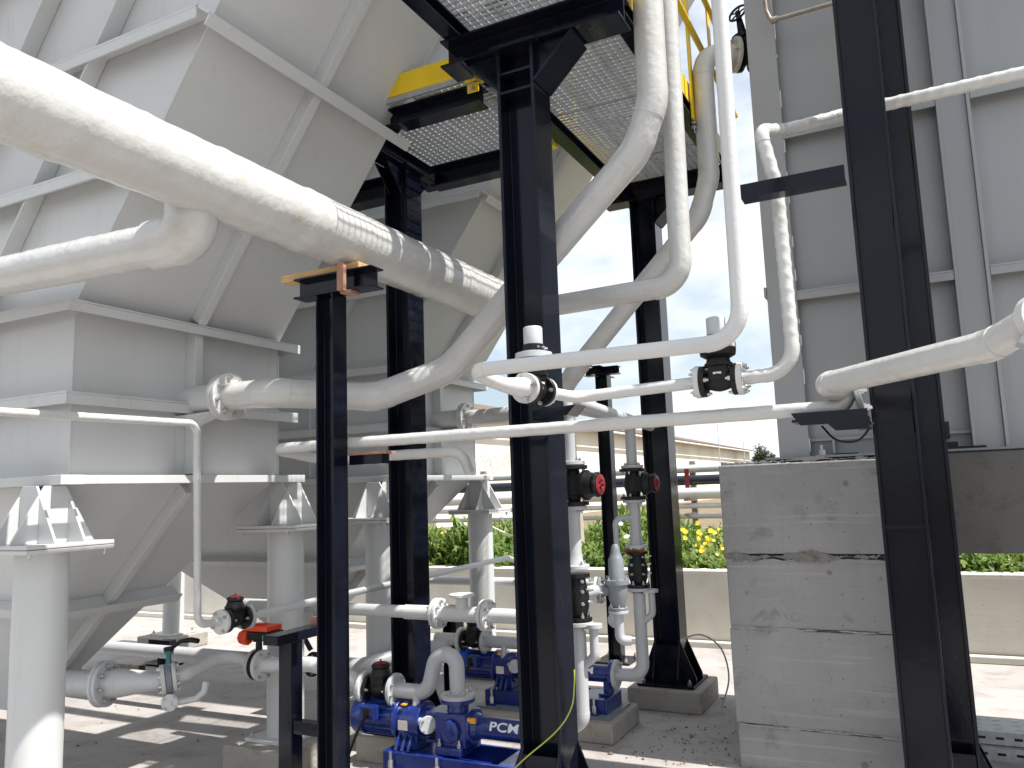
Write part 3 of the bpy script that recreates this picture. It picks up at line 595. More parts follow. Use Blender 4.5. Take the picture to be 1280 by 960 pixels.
b = MB(); b.box(-0.55, 0.27, 4.985, 5.018, 1.82, 1.835); obj('rib', b, 'tank_grey', RT)
b = MB(); b.box(-0.43, -0.418, 4.94, 5.018, 1.735, 1.82); obj('rib', b, 'tank_grey', RT)
bolt(RT, (-0.49, 4.93, 1.735), (0,0,1), 0.02, 0.03); bolt(RT, (0.62, 4.93, 1.735), (0,0,1), 0.02, 0.03)
b = MB(); b.box(0.05, 0.33, 4.925, 5.0, 1.7345, 1.748); b.box(0.10, 0.20, 4.94, 5.0, 1.7485, 1.775); b.box(-0.43, -0.30, 4.92, 4.96, 1.7345, 1.742); b.box(-0.2,-0.1,4.92,4.96,1.7345,1.741); obj('bitumen_joint', b, 'asphalt_strip', RT)
b = MB(); b.box(0.021, 3.4, 4.842, 5.0, 1.7155, 1.7215); obj('bitumen_joint', b, 'asphalt_strip', RT)
z = 1.76
while z < 5.0:
    h_ = random.uniform(.01, .12); b = MB(); b.cyl((-.5535, 4.9405, z), (-.5535, 4.9405, z+h_), .0035, seg=6); obj('weld_bead', b, 'white_print', RT); z += h_+random.uniform(.02, .25)
# thin steel sampling line at the top of the right tank
t = thing('sampling_line', 'thin bare steel line with a union at top of the right tank', 'pipe', (-0.5, 4.8, 4.4))
run(t, [(-0.62, 4.85, 5.2), (-0.583, 4.85, 4.47), (-0.56, 4.85, 4.40), (-0.02, 4.85, 4.40), (0.3, 4.85, 4.40)], 0.012, 0.03, 'weathered_steel')
obj('union', MB().lathe_flat((-0.56, 4.85, 4.40), (1,0,0), 0.022, 0.04, 8), 'weathered_steel', t)

# ------------------------------------------------------------------ thick wrapped pipe
t = thing('thick_wrapped_pipe', 'thickest white wrapped pipe running from upper left down to the middle column', 'pipe', (-2.4, 3.0, 2.86))
def wrapped(parent, p0, p1, r, band=0.30, nm='pipe', m='pipe_wrap', seg=48):
    p0, p1 = Vector(p0), Vector(p1); Lg = (p1-p0).length; d = (p1-p0).normalized(); pts = []; rad = []; s = 0.0; k = 0
    while s < Lg:
        e = min(Lg, s+band*random.uniform(0.75, 1.25)); ra = r*(1+random.uniform(-.018, .018)); k += 1
        n = max(2, int((e-s)/0.03))
        for i in range(n):
            u = (i+0.0)/n; bulge = 1+0.020*math.exp(-((u)/0.07)**2)+0.004*math.sin(u*9+k)
            pts.append(p0+d*(s+(e-s)*u)+Vector((random.uniform(-1,1),0,random.uniform(-1,1)))*0.0012); rad.append(ra*bulge*(1+random.uniform(-.003,.003)))
        s = e
    pts.append(p1); rad.append(r); b = MB(); b.tube(pts, rad, seg); return obj(nm, b, m, parent, angle=60)
wrapped(t, (-2.4, -0.6, 2.865), (-2.4, 4.9, 2.84), 0.142)
b = MB(); b.lathe((-2.48, 2.17, 2.72), (0,0,-1), [(-0.08, .097), (0.02, .097)], 28); obj('branch', b, 'pipe_wrap', t)
ps = fillet([(-2.48, 2.17, 2.80), (-2.48, 2.17, 2.635), (-2.86, 2.17, 2.635)], 0.14, 14)
b = MB(); q = [p for k_, a in ps if k_ == 'e' for p in a]; b.tube([(-2.48,2.17,2.80)]+q+[(-2.68,2.17,2.635)], 0.102, 36); obj('elbow', b, 'pipe_wrap', t, angle=60)
wrapped(t, (-2.64, 2.17, 2.635), (-4.6, 2.17, 2.69), 0.088, 0.35, 'pipe', 'pipe_wrap', 36)

# ------------------------------------------------------------------ main pipes
def nozzle(t, Y, x0=-3.60, xf=-3.30, z=2.155, r=0.078):
    b = MB(); b.cyl((x0-.02, Y, z), (xf-.014, Y, z), r*1.02); obj('stub', b, 'tank_paint', t)
    b = MB(); b.hull8([(x0,Y-.09,z-.14),(x0+.10,Y-.012,z-.14),(x0+.10,Y+.012,z-.14),(x0,Y+.09,z-.14)], [(x0,Y-.09,z-.09),(xf-.06,Y-.06,z-.078),(xf-.06,Y+.06,z-.078),(x0,Y+.09,z-.09)]); obj('saddle', b, 'tank_paint', t)
    flange(t, (xf-.014, Y, z), (1,0,0), 0.128, 0.026, 8, 'tank_paint', (-1,), 0.012)
    flange(t, (xf+.014, Y, z), (1,0,0), 0.128, 0.026, 8, 'pipe_wrap', (1,), 0.013)
t = thing('tank_riser_pipe', 'white wrapped pipe rising diagonally from the nearer tank flange behind the middle column', 'pipe', (-3.3, 3.15, 2.155))
nozzle(t, 3.15)
run(t, [(-3.29,3.15,2.155), (-2.98,3.16,2.15), (-2.58,3.52,2.125), (-2.22,3.68,2.26), (-1.11,3.70,3.255), (-1.015,3.70,3.49), (-0.995,3.70,5.2)], 0.077, [0,.18,.22,.25,.3,.3,0], 'pipe_wrap', wob=0.008)
t = thing('tank_riser_pipe', 'white wrapped pipe rising diagonally from the farther tank up to the right tank', 'pipe', (-3.3, 5.72, 2.2))
nozzle(t, 5.72, z=2.20)
run(t, [(-3.29,5.72,2.20), (-2.75,5.66,2.20), (-2.25,5.15,2.20), (-2.02,5.02,2.40), (-1.11,5.0,3.31), (-1.035,5.0,3.55), (-1.026,5.0,4.28), (-0.99,5.02,4.38), (-0.70,5.2,4.40)], 0.065, [0,.2,.2,.2,.25,.25,.15,.15,0], 'pipe_wrap', wob=0.008)
flange(t, (-0.83, 5.12, 4.39), (0.85,0.53,0.0), 0.115, 0.024, 8, 'pipe_wrap', (-1,), 0.012)
b = MB(); b.cyl((-0.985,5.02,4.33),(-0.985,5.02,4.34),0.01); 
t = thing('gate_valve', 'black gate valve with spoked handwheel on the side of the right tank', 'valve', (-0.78, 5.15, 4.4))
b = MB(); b.lathe((-0.81,5.132,4.39), (0.85,0.53,0), [(0,.115),(.02,.115),(.021,.07),(.09,.07),(.091,.11),(.105,.11)], 28); obj('body', b, 'black_steel', t)
b = MB(); b.lathe((-0.765,5.16,4.40), (-0.12,-0.05,1), [(0,.055),(.09,.05),(.10,.075),(.125,.075),(.13,.03),(.22,.022),(.30,.014)], 20); obj('bonnet', b, 'black_steel', t)
def wheel(parent, c, axis, r, m='black_steel', rim=0.010, spokes=5, nm='handwheel'):
    c = Vector(c); ax = Vector(axis).normalized(); n1 = ax.orthogonal().normalized(); n2 = ax.cross(n1)
    b = MB(); pts = [c+(n1*math.cos(2*math.pi*k/28)+n2*math.sin(2*math.pi*k/28))*r for k in range(29)]; b.tube(pts, rim, 10, False)
    for k in range(spokes):
        a = 2*math.pi*k/spokes; b.cyl(c, c+(n1*math.cos(a)+n2*math.sin(a))*r, rim*0.7, seg=8)
    b.cyl(c-ax*rim*1.4, c+ax*rim*1.4, rim*2.2, seg=14); return obj(nm, b, m, parent)
wheel(t, (-0.80, 5.145, 4.69), (-0.30,-0.75,0.35), 0.062, rim=0.008)

t = pipe_thing('vertical_return_pipe', 'white wrapped pipe dropping beside the walkway and turning left behind the middle column', [(-0.955,3.92,5.2), (-0.985,3.92,2.60), (-1.75,3.92,2.585)], 0.056, 0.13, 'pipe_wrap', wob=0.006)
t = pipe_thing('vertical_feed_pipe', 'white pipe dropping left of the right tank, turning left in front of the middle column', [(-0.405,2.38,5.2), (-0.431,2.38,2.013), (-1.345,2.38,2.013), (-1.315,2.47,1.985), (-1.285,2.52,1.97)], 0.0245, [0,.10,.05,.04,0], 'pipe_white', wob=0.004, swell=1.06)

def axis_frame(p, ax, up): return frame(p, ax, up)
def diaphragm_valve(label, c, ax, up, s=1.0, style='wheel', group=None, wheelm='red_plastic', fl_m='black_plastic'):
    """plastic diaphragm valve, local x along the pipe, local z to the bonnet; s = half length in m"""
    c = Vector(c); F = frame(c, ax, up); X = F.to_3x3() @ Vector((1,0,0)); Z = F.to_3x3() @ Vector((0,0,1)); Yv = F.to_3x3() @ Vector((0,1,0))
    T = thing('diaphragm_valve', label, 'valve', tuple(c), group)
    h = s
    b = MB(); b.lathe(c-X*h, X, [(0, h*.42), (h*.35, h*.46), (h*.75, h*.58), (h, h*.62), (h*1.25, h*.58), (h*1.65, h*.46), (h*2, h*.42)], 24)
    b.box(-h*.50, h*.50, -h*.50, h*.50, -h*.15, h*.80, F); bd = obj('body', b, 'black_plastic', T, bevel=h*.04)
    for sg in (-1, 1): flange(T, c+X*sg*(h-.010), X, h*0.86, 0.020, 4, fl_m, (-sg,), 0.009, rot=0.785)
    b = MB(); b.lathe(c+Z*h*.78, Z, [(0, h*.74), (h*.14, h*.76), (h*.15, h*.68), (h*.55, h*.56)], 24); obj('bonnet', b, 'black_plastic', T)
    for a in (45,135,225,315): bolt(bd, c+X*h*.36*math.copysign(1, math.cos(R(a)))+Yv*h*.36*math.copysign(1, math.sin(R(a)))+Z*h*.80, Z, h*.07, h*.2)
    if style == 'wheel':
        b = MB(); seg = 40; c2 = c+Z*h*1.34; vs = []
        prof = [(0, h*.46), (h*.06, h*.59), (h*.22, h*.59), (h*.28, h*.50), (h*.29, h*.38), (h*.24, h*.34)]
        for hh, r_ in prof:
            for j in range(seg):
                a = 2*math.pi*j/seg; r2 = r_*(1+(0.05*math.cos(a*8) if r_ > h*.55 else 0)); vs.append(c2+Z*hh+(X*math.cos(a)+Yv*math.sin(a))*r2)
        fs = [(i*seg+j, i*seg+(j+1)%seg, (i+1)*seg+(j+1)%seg, (i+1)*seg+j) for i in range(len(prof)-1) for j in range(seg)]
        fs.append(tuple((len(prof)-1)*seg+j for j in range(seg))); fs.append(tuple(seg-1-j for j in range(seg)))
        b.add(vs, fs, True); hw = obj('handwheel', b, 'black_plastic', T, angle=50)
        b = MB(); b.lathe(c2+Z*h*.245, Z, [(0,h*.44),(h*.07,h*.50),(h*.10,h*.44),(h*.10,h*.26),(h*.04,h*.23)], 30); b.lathe(c2+Z*h*.30, Z, [(0,h*.08),(h*.26,h*.06)], 10)
        for k in range(4):
            a = k*math.pi/2+.4; dv = X*math.cos(a)+Yv*math.sin(a); b.cyl(c2+Z*h*.31, c2+Z*h*.31+dv*h*.42, h*.05, seg=8)
        obj('wheel_insert', b, wheelm, hw)
    else:
        b = MB(); b.lathe(c+Z*h*1.20, Z, [(0,.045),(.012,.066),(.034,.069),(.036,.062)], 36); obj('diaphragm_housing', b, 'black_plastic', T)
        b = MB(); b.lathe(c+Z*(h*1.20+.037), Z, [(0,.066),(.002,.070),(.022,.069),(.027,.050)], 36); obj('housing_cover', b, 'pipe_grey', T)
        b = MB(); b.lathe(c+Z*(h*1.20+.065), Z, [(0,.039),(.026,.039)], 28); cl = obj('collar', b, 'black_plastic', T)
        b = MB(); b.lathe(c+Z*(h*1.20+.092), Z, [(0,.036),(.062,.036),(.067,.032),(.068,.006)], 32); obj('actuator_cap', b, 'pipe_grey', T)
        for a in (-130, -95, -55): bolt(cl, c+Z*(h*1.2+.077)+(X*math.cos(R(a))+Yv*math.sin(R(a)))*.0385, X*math.cos(R(a))+Yv*math.sin(R(a)), h*.07, h*.12)
        b = MB(); b.box(-h*.22, h*.22, -h*.515, -h*.505, h*.30, h*.42, F); obj('name_plate', b, 'label_paper', T)
        b = MB(); b.box(-h*.15, h*.10, -h*.515, -h*.505, -h*.02, h*.08, F); obj('name_plate', b, 'label_paper', T)
    return T
# valve 1 next to the middle column, with its reducer flange
V1c = Vector((-1.247, 2.68, 1.966)); v1x = Vector((0.03, 1, 0)).normalized()
diaphragm_valve('actuated black valve with grey cap in front of the middle black column', V1c, v1x, (0,0,1), 0.066, 'act')
t = thing('reducer_spool', 'short white reducer with flange between cross pipe and actuated valve', 'pipe fitting', tuple(V1c-v1x*0.12))
flange(t, V1c-v1x*0.078, v1x, 0.056, 0.018, 4, 'pipe_wrap', (-1,), 0.010, rot=0.5)
b = MB(); b.tube([V1c-v1x*0.08, V1c-v1x*0.10, Vector((-1.268,2.55,1.968)), Vector((-1.29,2.513,1.972)), Vector((-1.318,2.465,1.986))], [0.037, 0.037, 0.033, 0.027, 0.0243], 24); obj('reducer', b, 'pipe_white', t)
# cross pipe from valve 1 to valve 2 and the riser beyond
V2c = Vector((-0.645, 3.05, 1.985))
t = thing('valve_link_pipe', 'white pipe linking the two actuated valves in front of the columns', 'pipe', (-1.2, 3.0, 1.97))
flange(t, V1c+v1x*0.078, v1x, 0.055, 0.018, 4, 'pipe_white', (1,), 0.009)
run(t, [V1c+v1x*0.07, (-1.225,3.03,1.966), (-1.05,3.06,1.975), V2c-Vector((.085,0,0))], 0.0235, [0,.09,.1,0], 'pipe_white', wob=0.006)
flange(t, V2c-Vector((.080,0,0)), (1,0,0), 0.062, 0.020, 8, 'pipe_white', (-1,), 0.008)
diaphragm_valve('actuated black valve with grey cap between the right tank and the far column', V2c, (1,0,0), (-0.03,0,1), 0.070, 'act')
t = thing('riser_pipe', 'white pipe climbing the corner of the right tank and passing behind the right column', 'pipe', tuple(V2c))
flange(t, V2c+Vector((.080,0,0)), (1,0,0), 0.062, 0.020, 8, 'pipe_white', (1,), 0.008)
run(t, [V2c+Vector((.07,0,0)), (-0.372,3.05,1.990), (-0.385,3.08,2.70), (-0.43,3.08,2.945), (-0.36,3.30,3.02), (-0.12,3.45,3.095), (0.6,3.45,3.105), (1.6,3.45,3.11)], 0.026, [0,.10,.2,.06,.1,.2,.3,0], 'pipe_wrap', wob=0.006, sub=.009, helix=(.055, .10))
# long cross pipe with its return leg
t = thing('long_cross_pipe', 'long white pipe crossing in front of all the columns at mid height', 'pipe', (-1.5, 3.08, 1.85)); run(t, [(-2.02,3.52,1.70), (-2.02,3.45,1.80), (-2.88,3.42,1.80), (-2.92,3.08,1.850), (-0.215,3.08,1.853), (-0.20,3.08,1.92)], 0.0265, [0,.06,.12,.09,.06,0], 'pipe_wrap', wob=0.004, sub=.016, helix=(.12, .045))
t = thing('angled_pipe', 'stout white pipe running from the right column towards the right edge', 'pipe', (-0.25, 3.02, 1.94))
run(t, [(-0.20,3.10,1.90), (-0.275,3.03,1.932), (0.20,2.40,1.93), (0.30,2.22,1.965), (0.62,1.9,2.12), (1.5,1.1,2.75), (1.5,1.1,5.2)], 0.042, [0,.05,.2,.15,.2,.2,0], 'pipe_wrap', wob=0.008, swell=1.06)
flange(t, (-0.17,3.08,1.872), (1,0.1,0.2), 0.055, 0.02, 4, 'relief_grey', (1,), 0.012)
b = MB(); b.lathe((0.285,2.25,1.96), (0.5,-0.8,0.1), [(0,.060),(.03,.062)], 28); obj('pipe_collar', b, 'pipe_white', t)
b = MB(); b.box(-0.20,-0.165,3.035,3.05,1.918,1.926); obj('lever', b, 'red_plastic', t)
t = tag(obj('grey_bracket', MB().add([(0.235,2.20,1.905),(0.27,2.17,1.875),(0.65,2.10,1.875),(0.65,2.10,1.925),(0.25,2.20,1.925),(0.235,2.28,1.905),(0.27,2.25,1.875),(0.65,2.18,1.875),(0.65,2.18,1.925),(0.25,2.28,1.925)], [(0,1,2,3,4),(9,8,7,6,5),(0,5,6,1),(1,6,7,2),(2,7,8,3),(3,8,9,4),(4,9,5,0)]), 'pipe_grey', None, bevel=0.002), 'grey steel bracket under the stout white pipe at the right edge', 'bracket')

C8 = column('pipe_support', 'slim black pipe support holding the grey bracket beyond the right edge', 0.71, 2.14, 0.105, 0.0, 2.4, tf=0.010, tw=0.007, group='pipe supports', gus=False, caps=False)
# thin drop pipe along the nearer tank
t = thing('drop_pipe', 'thin white pipe along the nearer tank dropping to a valve near the floor', 'pipe', (-3.25, 2.9, 1.0))
run(t, [(-3.25,0.6,1.97), (-3.25,2.90,1.992), (-3.25,2.925,0.995), (-3.25,3.08,0.985)], 0.0185, 0.055, 'pipe_wrap', wob=0.006, sub=.012, helix=(.09, .05))
flange(t, (-3.25,3.075,0.985), (0,1,0), 0.062, 0.02, 4, 'pipe_white', (-1,), 0.009)
diaphragm_valve('black valve with red top on the thin drop pipe below the nearer tank', (-3.25,3.165,0.985), (0,1,0), (0.05,0,1), 0.07, 'wheel')
t = thing('drop_pipe_outlet', 'thin white pipe leading away from the drop pipe valve past the columns', 'pipe', (-3.25, 3.26, 0.99))
flange(t, (-3.25,3.255,0.985), (0,1,0), 0.062, 0.02, 4, 'pipe_grey', (1,), 0.009)
run(t, [(-3.25,3.25,0.985), (-3.25,6.3,1.02), (-3.25,6.62,0.92)], 0.022, .1, 'pipe_white')

# hopper outlet line of the nearer tank
t = thing('hopper_outlet_pipe', 'white flanged outlet pipe leaving the hopper of the nearer tank', 'pipe', (-4.3, 3.15, 0.6))
b = MB(); b.cyl((-5.0,3.155,0.555), (-4.25,3.155,0.59), 0.075); obj('pipe', b, 'tank_paint', t)
ox = Vector((0.93, 0.30, 0.05)).normalized(); oc = Vector((-4.235,3.155,0.592))
flange(t, oc-ox*.012, ox, 0.125, 0.022, 8, 'tank_paint', (-1,), 0.012); flange(t, oc+ox*.013, ox, 0.125, 0.024, 8, 'tank_paint', (1,), 0.014)
v4 = Vector((-3.853,3.26,.622)); v4x = Vector((0.62,0.78,0.12)).normalized()
b = MB(); b.tube([oc+ox*.02, oc+ox*.10, oc+ox*.25, v4-v4x*.06, v4-v4x*.02], [.078,.078,.058,.046,.044], 28); obj('reducer', b, 'tank_paint', t)
flange(t, v4-v4x*.022, v4x, 0.083, 0.022, 8, 'pipe_white', (-1,), 0.009)
T = thing('butterfly_valve', 'grey butterfly valve with black lever handle on the hopper outlet pipe', 'valve', tuple(v4))
b = MB(); b.lathe(v4-v4x*.010, v4x, [(0,.078),(.004,.083),(.03,.083),(.034,.078)], 28); obj('disc_body', b, 'relief_grey', T)
vt = v4+v4x*.006
b = MB(); b.lathe(vt+Vector((0,0,.08)), (0,0,1), [(0,.016),(.055,.014),(.056,.026),(.072,.026)], 14); obj('neck', b, 'teal_paint', T)
b = MB(); b.tube([vt+Vector(q) for q in ((0,0,.16),(.03,.0,.172),(.08,.01,.205),(.15,.02,.215),(.20,.025,.21))], [.011,.012,.011,.015,.014], 10); obj('lever', b, 'black_plastic', T)
b = MB(); b.lathe(vt+Vector((0,0,.152)), (0,0,1), [(0,.028),(.018,.028),(.022,.012)], 14); obj('lever_hub', b, 'black_plastic', T)
p = obj('bracket_stand', MB().box(-6.93,-6.87,5.74,5.80,.021,.20).box(-7.05,-6.75,5.73,5.81,.201,.245).box(-7.1,-6.7,5.68,5.86,.0,.02), 'black_steel', None); tag(p, 'small black T shaped stand on the floor behind the butterfly valve', 'stand')
t = thing('hopper_link_pipe', 'white curved pipe from butterfly valve to the red actuated valve', 'pipe', tuple(v4))
flange(t, v4+v4x*.036, v4x, 0.083, 0.022, 8, 'pipe_white', (1,), 0.009)
v5 = Vector((-3.56,3.66,.636))
run(t, [v4+v4x*.04, v4+v4x*.10, (-3.80,3.58,.675), (-3.74,3.67,.668), v5-Vector((.02,0,0))], 0.038, [0,.08,.12,.1,0], 'pipe_white')
flange(t, v5-Vector((.026,0,0)), (1,0,0), 0.088, 0.022, 6, 'pipe_grey', (-1,), 0.009)
flange(t, v4+Vector((.06,-.03,-.115)), (0.5,-0.8,0), 0.046, 0.014, 4, 'pipe_white', (1,), 0.008)
b = MB(); b.tube([v4+Vector(q) for q in ((.06,-.028,-.115),(.09,.03,-.12),(.15,.07,-.11),(.19,.09,-.075),(.20,.095,-.02))], [.018,.018,.018,.018,.020], 14); obj('drain_pipe', b, 'pipe_white', t)
T = thing('actuated_valve', 'valve with orange red electric actuator box beside the black stand', 'valve', tuple(v5))
b = MB(); b.lathe(v5-Vector((.014,0,0)), (1,0,0), [(0,.086),(.028,.086)], 28); obj('disc_body', b, 'black_plastic', T)
b = MB(); b.lathe(v5+Vector((0,0,.08)), (0,0,1), [(0,.02),(.055,.018),(.056,.035),(.066,.035)], 14); obj('neck', b, 'black_plastic', T)
ax0, ay0, az0 = v5.x-.05, v5.y-.05, v5.z+.147
b = MB(); b.box(ax0, ax0+.19, ay0, ay0+.11, az0, az0+.052); obj('actuator_box', b, 'black_plastic', T, bevel=0.008)
b = MB(); b.box(ax0-.012, ax0+.165, ay0-.008, ay0+.118, az0+.053, az0+.083); b.box(ax0+.03, ax0+.09, ay0+.03, ay0+.08, az0+.0835, az0+.091); obj('actuator_cover', b, 'red_orange', T, bevel=0.008)
b = MB(); b.lathe((ax0-.055, ay0+.02, az0+.012), (1,0,0), [(0,.04),(.015,.045),(.05,.045),(.058,.036)], 8); obj('actuator_plug', b, 'red_orange', T)
b = MB(); b.box(ax0+.135, ax0+.175, ay0-.012, ay0-.0005, az0+.008, az0+.034); obj('indicator', b, 'green_plastic', T)
t = thing('hopper_delivery_pipe', 'white pipe leaving the red actuated valve towards the first pump', 'pipe', tuple(v5))
flange(t, v5+Vector((.026,0,0)), (1,0,0), 0.088, 0.022, 6, 'pipe_white', (1,), 0.009)
run(t, [v5+Vector((.02,0,0)), (-3.24,3.76,.640), (-3.03,3.84,.56), (-2.965,3.85,.52)], 0.042, [0,.2,.08,0], 'pipe_white')
# grey transfer pipe lying on the floor under the tanks
t = pipe_thing('floor_pipe', 'long grey pipe lying low behind the nearer tank hopper', [(-7.5,4.62,0.42), (-3.9,4.62,0.42), (-3.62,4.62,.42), (-3.2,5.2,0.50)], 0.05, .2, 'pipe_grey')
flange(t, (-3.98,4.62,.42), (1,0,0), .085, .024, 6, 'black_plastic', (1,), .009)
b = MB(); b.tube([(-3.98,4.60,.52),(-4.02,4.58,.60),(-4.04,4.57,.70)], .018, 10); obj('lever', b, 'black_plastic', t)

# small black stand
T = thing('low_stand', 'low black stand of square tube beside the red actuated valve', 'stand', (-2.83, 3.12, 0))
b = MB(); b.box(-2.868, -2.788, 3.08, 3.16, 0, .905); obj('post', b, 'black_steel', T, bevel=0.003)
b = MB(); b.box(-2.875,-2.781,2.98,3.47,.906,.952); obj('rail', b, 'black_steel', T, bevel=0.003)
b = MB(); b.box(-2.787,-2.524,3.09,3.14,.48,.54); obj('rail', b, 'black_steel', T, bevel=0.003)
b = MB(); b.box(-2.86,-2.80,3.30,3.36,.9525,.992); obj('shim', b, 'rust_shim', T)

# tee pipe in front of the column between the tanks
t = thing('tee_pipe', 'white flanged pipe with an upward blank tee above the rear pump', 'pipe', (-2.6, 4.13, 0.895))
TY, TZ = 4.13, .895
run(t, [(-4.3,TY+.05,TZ), (-2.64,TY,TZ)], 0.037, .1, 'pipe_white')
b = MB(); b.cyl((-2.84,TY,TZ),(-2.63,TY,TZ),.043); obj('pipe', b, 'pipe_white', t)
for x in (-2.608, -2.285):
    flange(t, (x-.012,TY,TZ), (1,0,0), .088, .020, 8, 'pipe_white', (-1,), .010); flange(t, (x+.012,TY,TZ), (1,0,0), .088, .020, 8, 'pipe_white', (1,), .010)
b = MB(); b.cyl((-2.59,TY,TZ),(-2.30,TY,TZ),.045); b.cyl((-2.445,TY,TZ),(-2.445,TY,TZ+.10),.036); obj('tee', b, 'pipe_white', t)
flange(t, (-2.445,TY,TZ+.108), (0,0,1), .076, .016, 4, 'pipe_white', (), .009)
run(t, [(-2.27,TY,TZ), (-1.85,TY,TZ), (-1.80,TY+.2,TZ)], 0.041, .1, 'pipe_white')
t = pipe_thing('rear_cross_pipe', 'grey white pipe crossing low in front of the cream wall behind the columns', [(-4.9,6.62,.775), (-2.35,6.62,.77), (-2.15,6.75,.77)], 0.04, .1, 'pipe_white')
C7 = thing('pipe_support', 'short black pipe support with a flat top behind the column between the tanks', 'support', (-3.37, 6.2, 0), 'pipe supports')
b = MB(); b.prism(hprof(.12,.12,.01,.007), 0, .62, Matrix.Translation((-3.37,5.55,0))); obj('post', b, 'black_steel', C7)
b = MB(); b.box(-3.50,-3.20,5.47,5.63,.621,.70); obj('head_beam', b, 'black_steel', C7); b = MB(); b.box(-3.42,-3.34,5.50,5.60,.7005,.715); obj('shim', b, 'rust_shim', C7)

# ------------------------------------------------------------------ pumps
def pump(Y, x0, label, plabel, nm):
    T = thing('screw_pump', label, 'pump', (x0, Y, 0.13), 'blue screw pumps')
    z = 0.368
    X = lambda u: x0+u
    # skid
    b = MB(); b.box(X(.28), X(1.14), Y-.145, Y-.125, .145, .235); b.box(X(.28), X(1.14), Y+.125, Y+.145, .145, .235); b.box(X(.262), X(.279), Y-.145, Y+.145, .145, .235); b.box(X(1.141), X(1.158), Y-.145, Y+.145, .145, .235)
    b.box(X(.28), X(.62), Y-.1245, Y+.1245, .222, .234); b.box(X(.95), X(1.14), Y-.1245, Y+.1245, .222, .234); b.box(X(.28), X(1.14), Y-.1245, Y+.1245, .146, .152); sk = obj('skid', b, 'blue_paint', T, bevel=0.004)
    for u in (.33, .62, 1.08):
        bolt(sk, (X(u), Y-.17, .15), (0,0,1), .014, .05); b = MB(); b.box(X(u)-.03, X(u)+.03, Y-.195, Y-.146, .145, .157); obj('foot_lug', b, 'blue_paint', sk)
    # motor with fan cover and fins
    b = MB(); b.lathe((X(0), Y, z), (1,0,0), [(0,.075),(.006,.098),(.012,.103),(.075,.103),(.08,.098)], 36); obj('fan_cover', b, 'light_blue' if Y > 5 else 'blue_paint', T)
    b = MB(); b.cyl((X(.08),Y,z), (X(.285),Y,z), .086, seg=36)
    for k in range(18):
        a = 2*math.pi*k/18; d = Vector((0, math.cos(a), math.sin(a))); n = d.cross(Vector((1,0,0)))*.003
        q0 = Vector((X(.085),Y,z))+d*.084; q1 = Vector((X(.275),Y,z))+d*.084
        b.hull8([q0-n,q1-n,q1+n,q0+n], [q0-n+d*.012,q1-n+d*.012,q1+n+d*.012,q0+n+d*.012])
    obj('motor', b, 'blue_paint', T)
    b = MB(); b.box(X(.10), X(.20), Y-.135, Y-.085, z+.005, z+.085); tb = obj('terminal_box', b, 'blue_paint', T, bevel=0.006)
    obj('rating_plate', MB().box(X(.125), X(.165), Y-.1372, Y-.1355, z+.02, z+.07), 'black_plastic', tb)
    b = MB(); b.lathe((X(.285),Y,z), (1,0,0), [(0,.108),(.02,.108),(.021,.085),(.05,.085),(.12,.102),(.17,.102),(.171,.075),(.21,.075)], 36); b.box(X(.32),X(.44),Y-.08,Y+.08,.236,z-.03); gb = obj('gearbox', b, 'blue_paint', T, bevel=0.003)
    obj('sticker', MB().box(X(.335), X(.395), Y-.1045, Y-.1030, z-.03, z+.02), 'label_paper', gb)
    for k in (0, 1, 2):
        b = MB(); xx = X(.33)+k*.04; ps = [(xx, Y-.125+.02*j, .236+.075*math.sin(j/3*math.pi*.5)) for j in range(4)]; b.tube(ps, .010, 10); obj('gearbox_rib', b, 'blue_paint', gb)
    obj('sticker', MB().lathe((X(.30),Y,z), (1,0,0), [(0,.1085),(.018,.1085)], 36).__class__().box(X(.335), X(.36), Y-.075, Y-.045, z+.088, z+.095), 'orange_label', gb)
    # lantern with guard
    b = MB(); b.cyl((X(.495),Y,z),(X(.56),Y,z),.052, seg=28); obj('coupling', b, 'relief_grey', T)
    b = MB(); b.box(X(.495),X(.56),Y-.075,Y+.075,z+.055,z+.07); b.box(X(.495),X(.56),Y-.075,Y+.075,z-.085,z-.07); obj('lantern', b, 'blue_paint', T, bevel=0.003)
    b = MB(); b.lathe_flat((X(.528),Y-.054,z-.005), (0,-1,0), .022, .004, 3); obj('warning_sign', b, 'orange_label', T)
    # suction casing with inlet neck
    b = MB(); b.box(X(.56), X(.745), Y-.085, Y+.085, z-.095, z+.075); b.lathe((X(.655),Y-.085,z-.01), (0,-1,0), [(0,.062),(.022,.062),(.024,.055)], 8); b.box(X(.57),X(.73),Y-.11,Y+.11,.236,z-.09); cs = obj('suction_casing', b, 'blue_paint', T, bevel=0.010)
    for u in (.595, .715): 
        for s in (-1, 1): bolt(cs, (X(u), Y+s*.10, .262 if False else z-.088), (0,0,1), .010, .02)
    b = MB(); b.lathe((X(.655),Y,z+.05), (0,0,1), [(0,.07),(.03,.058),(.065,.058),(.07,.092),(.088,.092)], 28); nk = obj('inlet_neck', b, 'blue_paint', T)
    # stator barrel
    b = MB(); b.lathe((X(.745),Y,z), (1,0,0), [(0,.088),(.02,.088),(.021,.072),(.05,.060),(.051,.056),(.40,.056),(.401,.066),(.415,.066)], 32); st = obj('stator', b, 'blue_paint', T)
    obj('sticker', MB().box(X(.752), X(.80), Y-.076, Y-.062, z+.035, z+.06), 'orange_label', st)
    b = MB(); b.lathe((X(1.145),Y,z), (1,0,0), [(0,.090),(.025,.090)], 32); b.box(X(1.10),X(1.145),Y-.04,Y+.04,.236,z-.04); b.box(X(1.07),X(1.14),Y-.06,Y+.06,.236,.25); obj('outlet_flange', b, 'blue_paint', T, bevel=0.003)
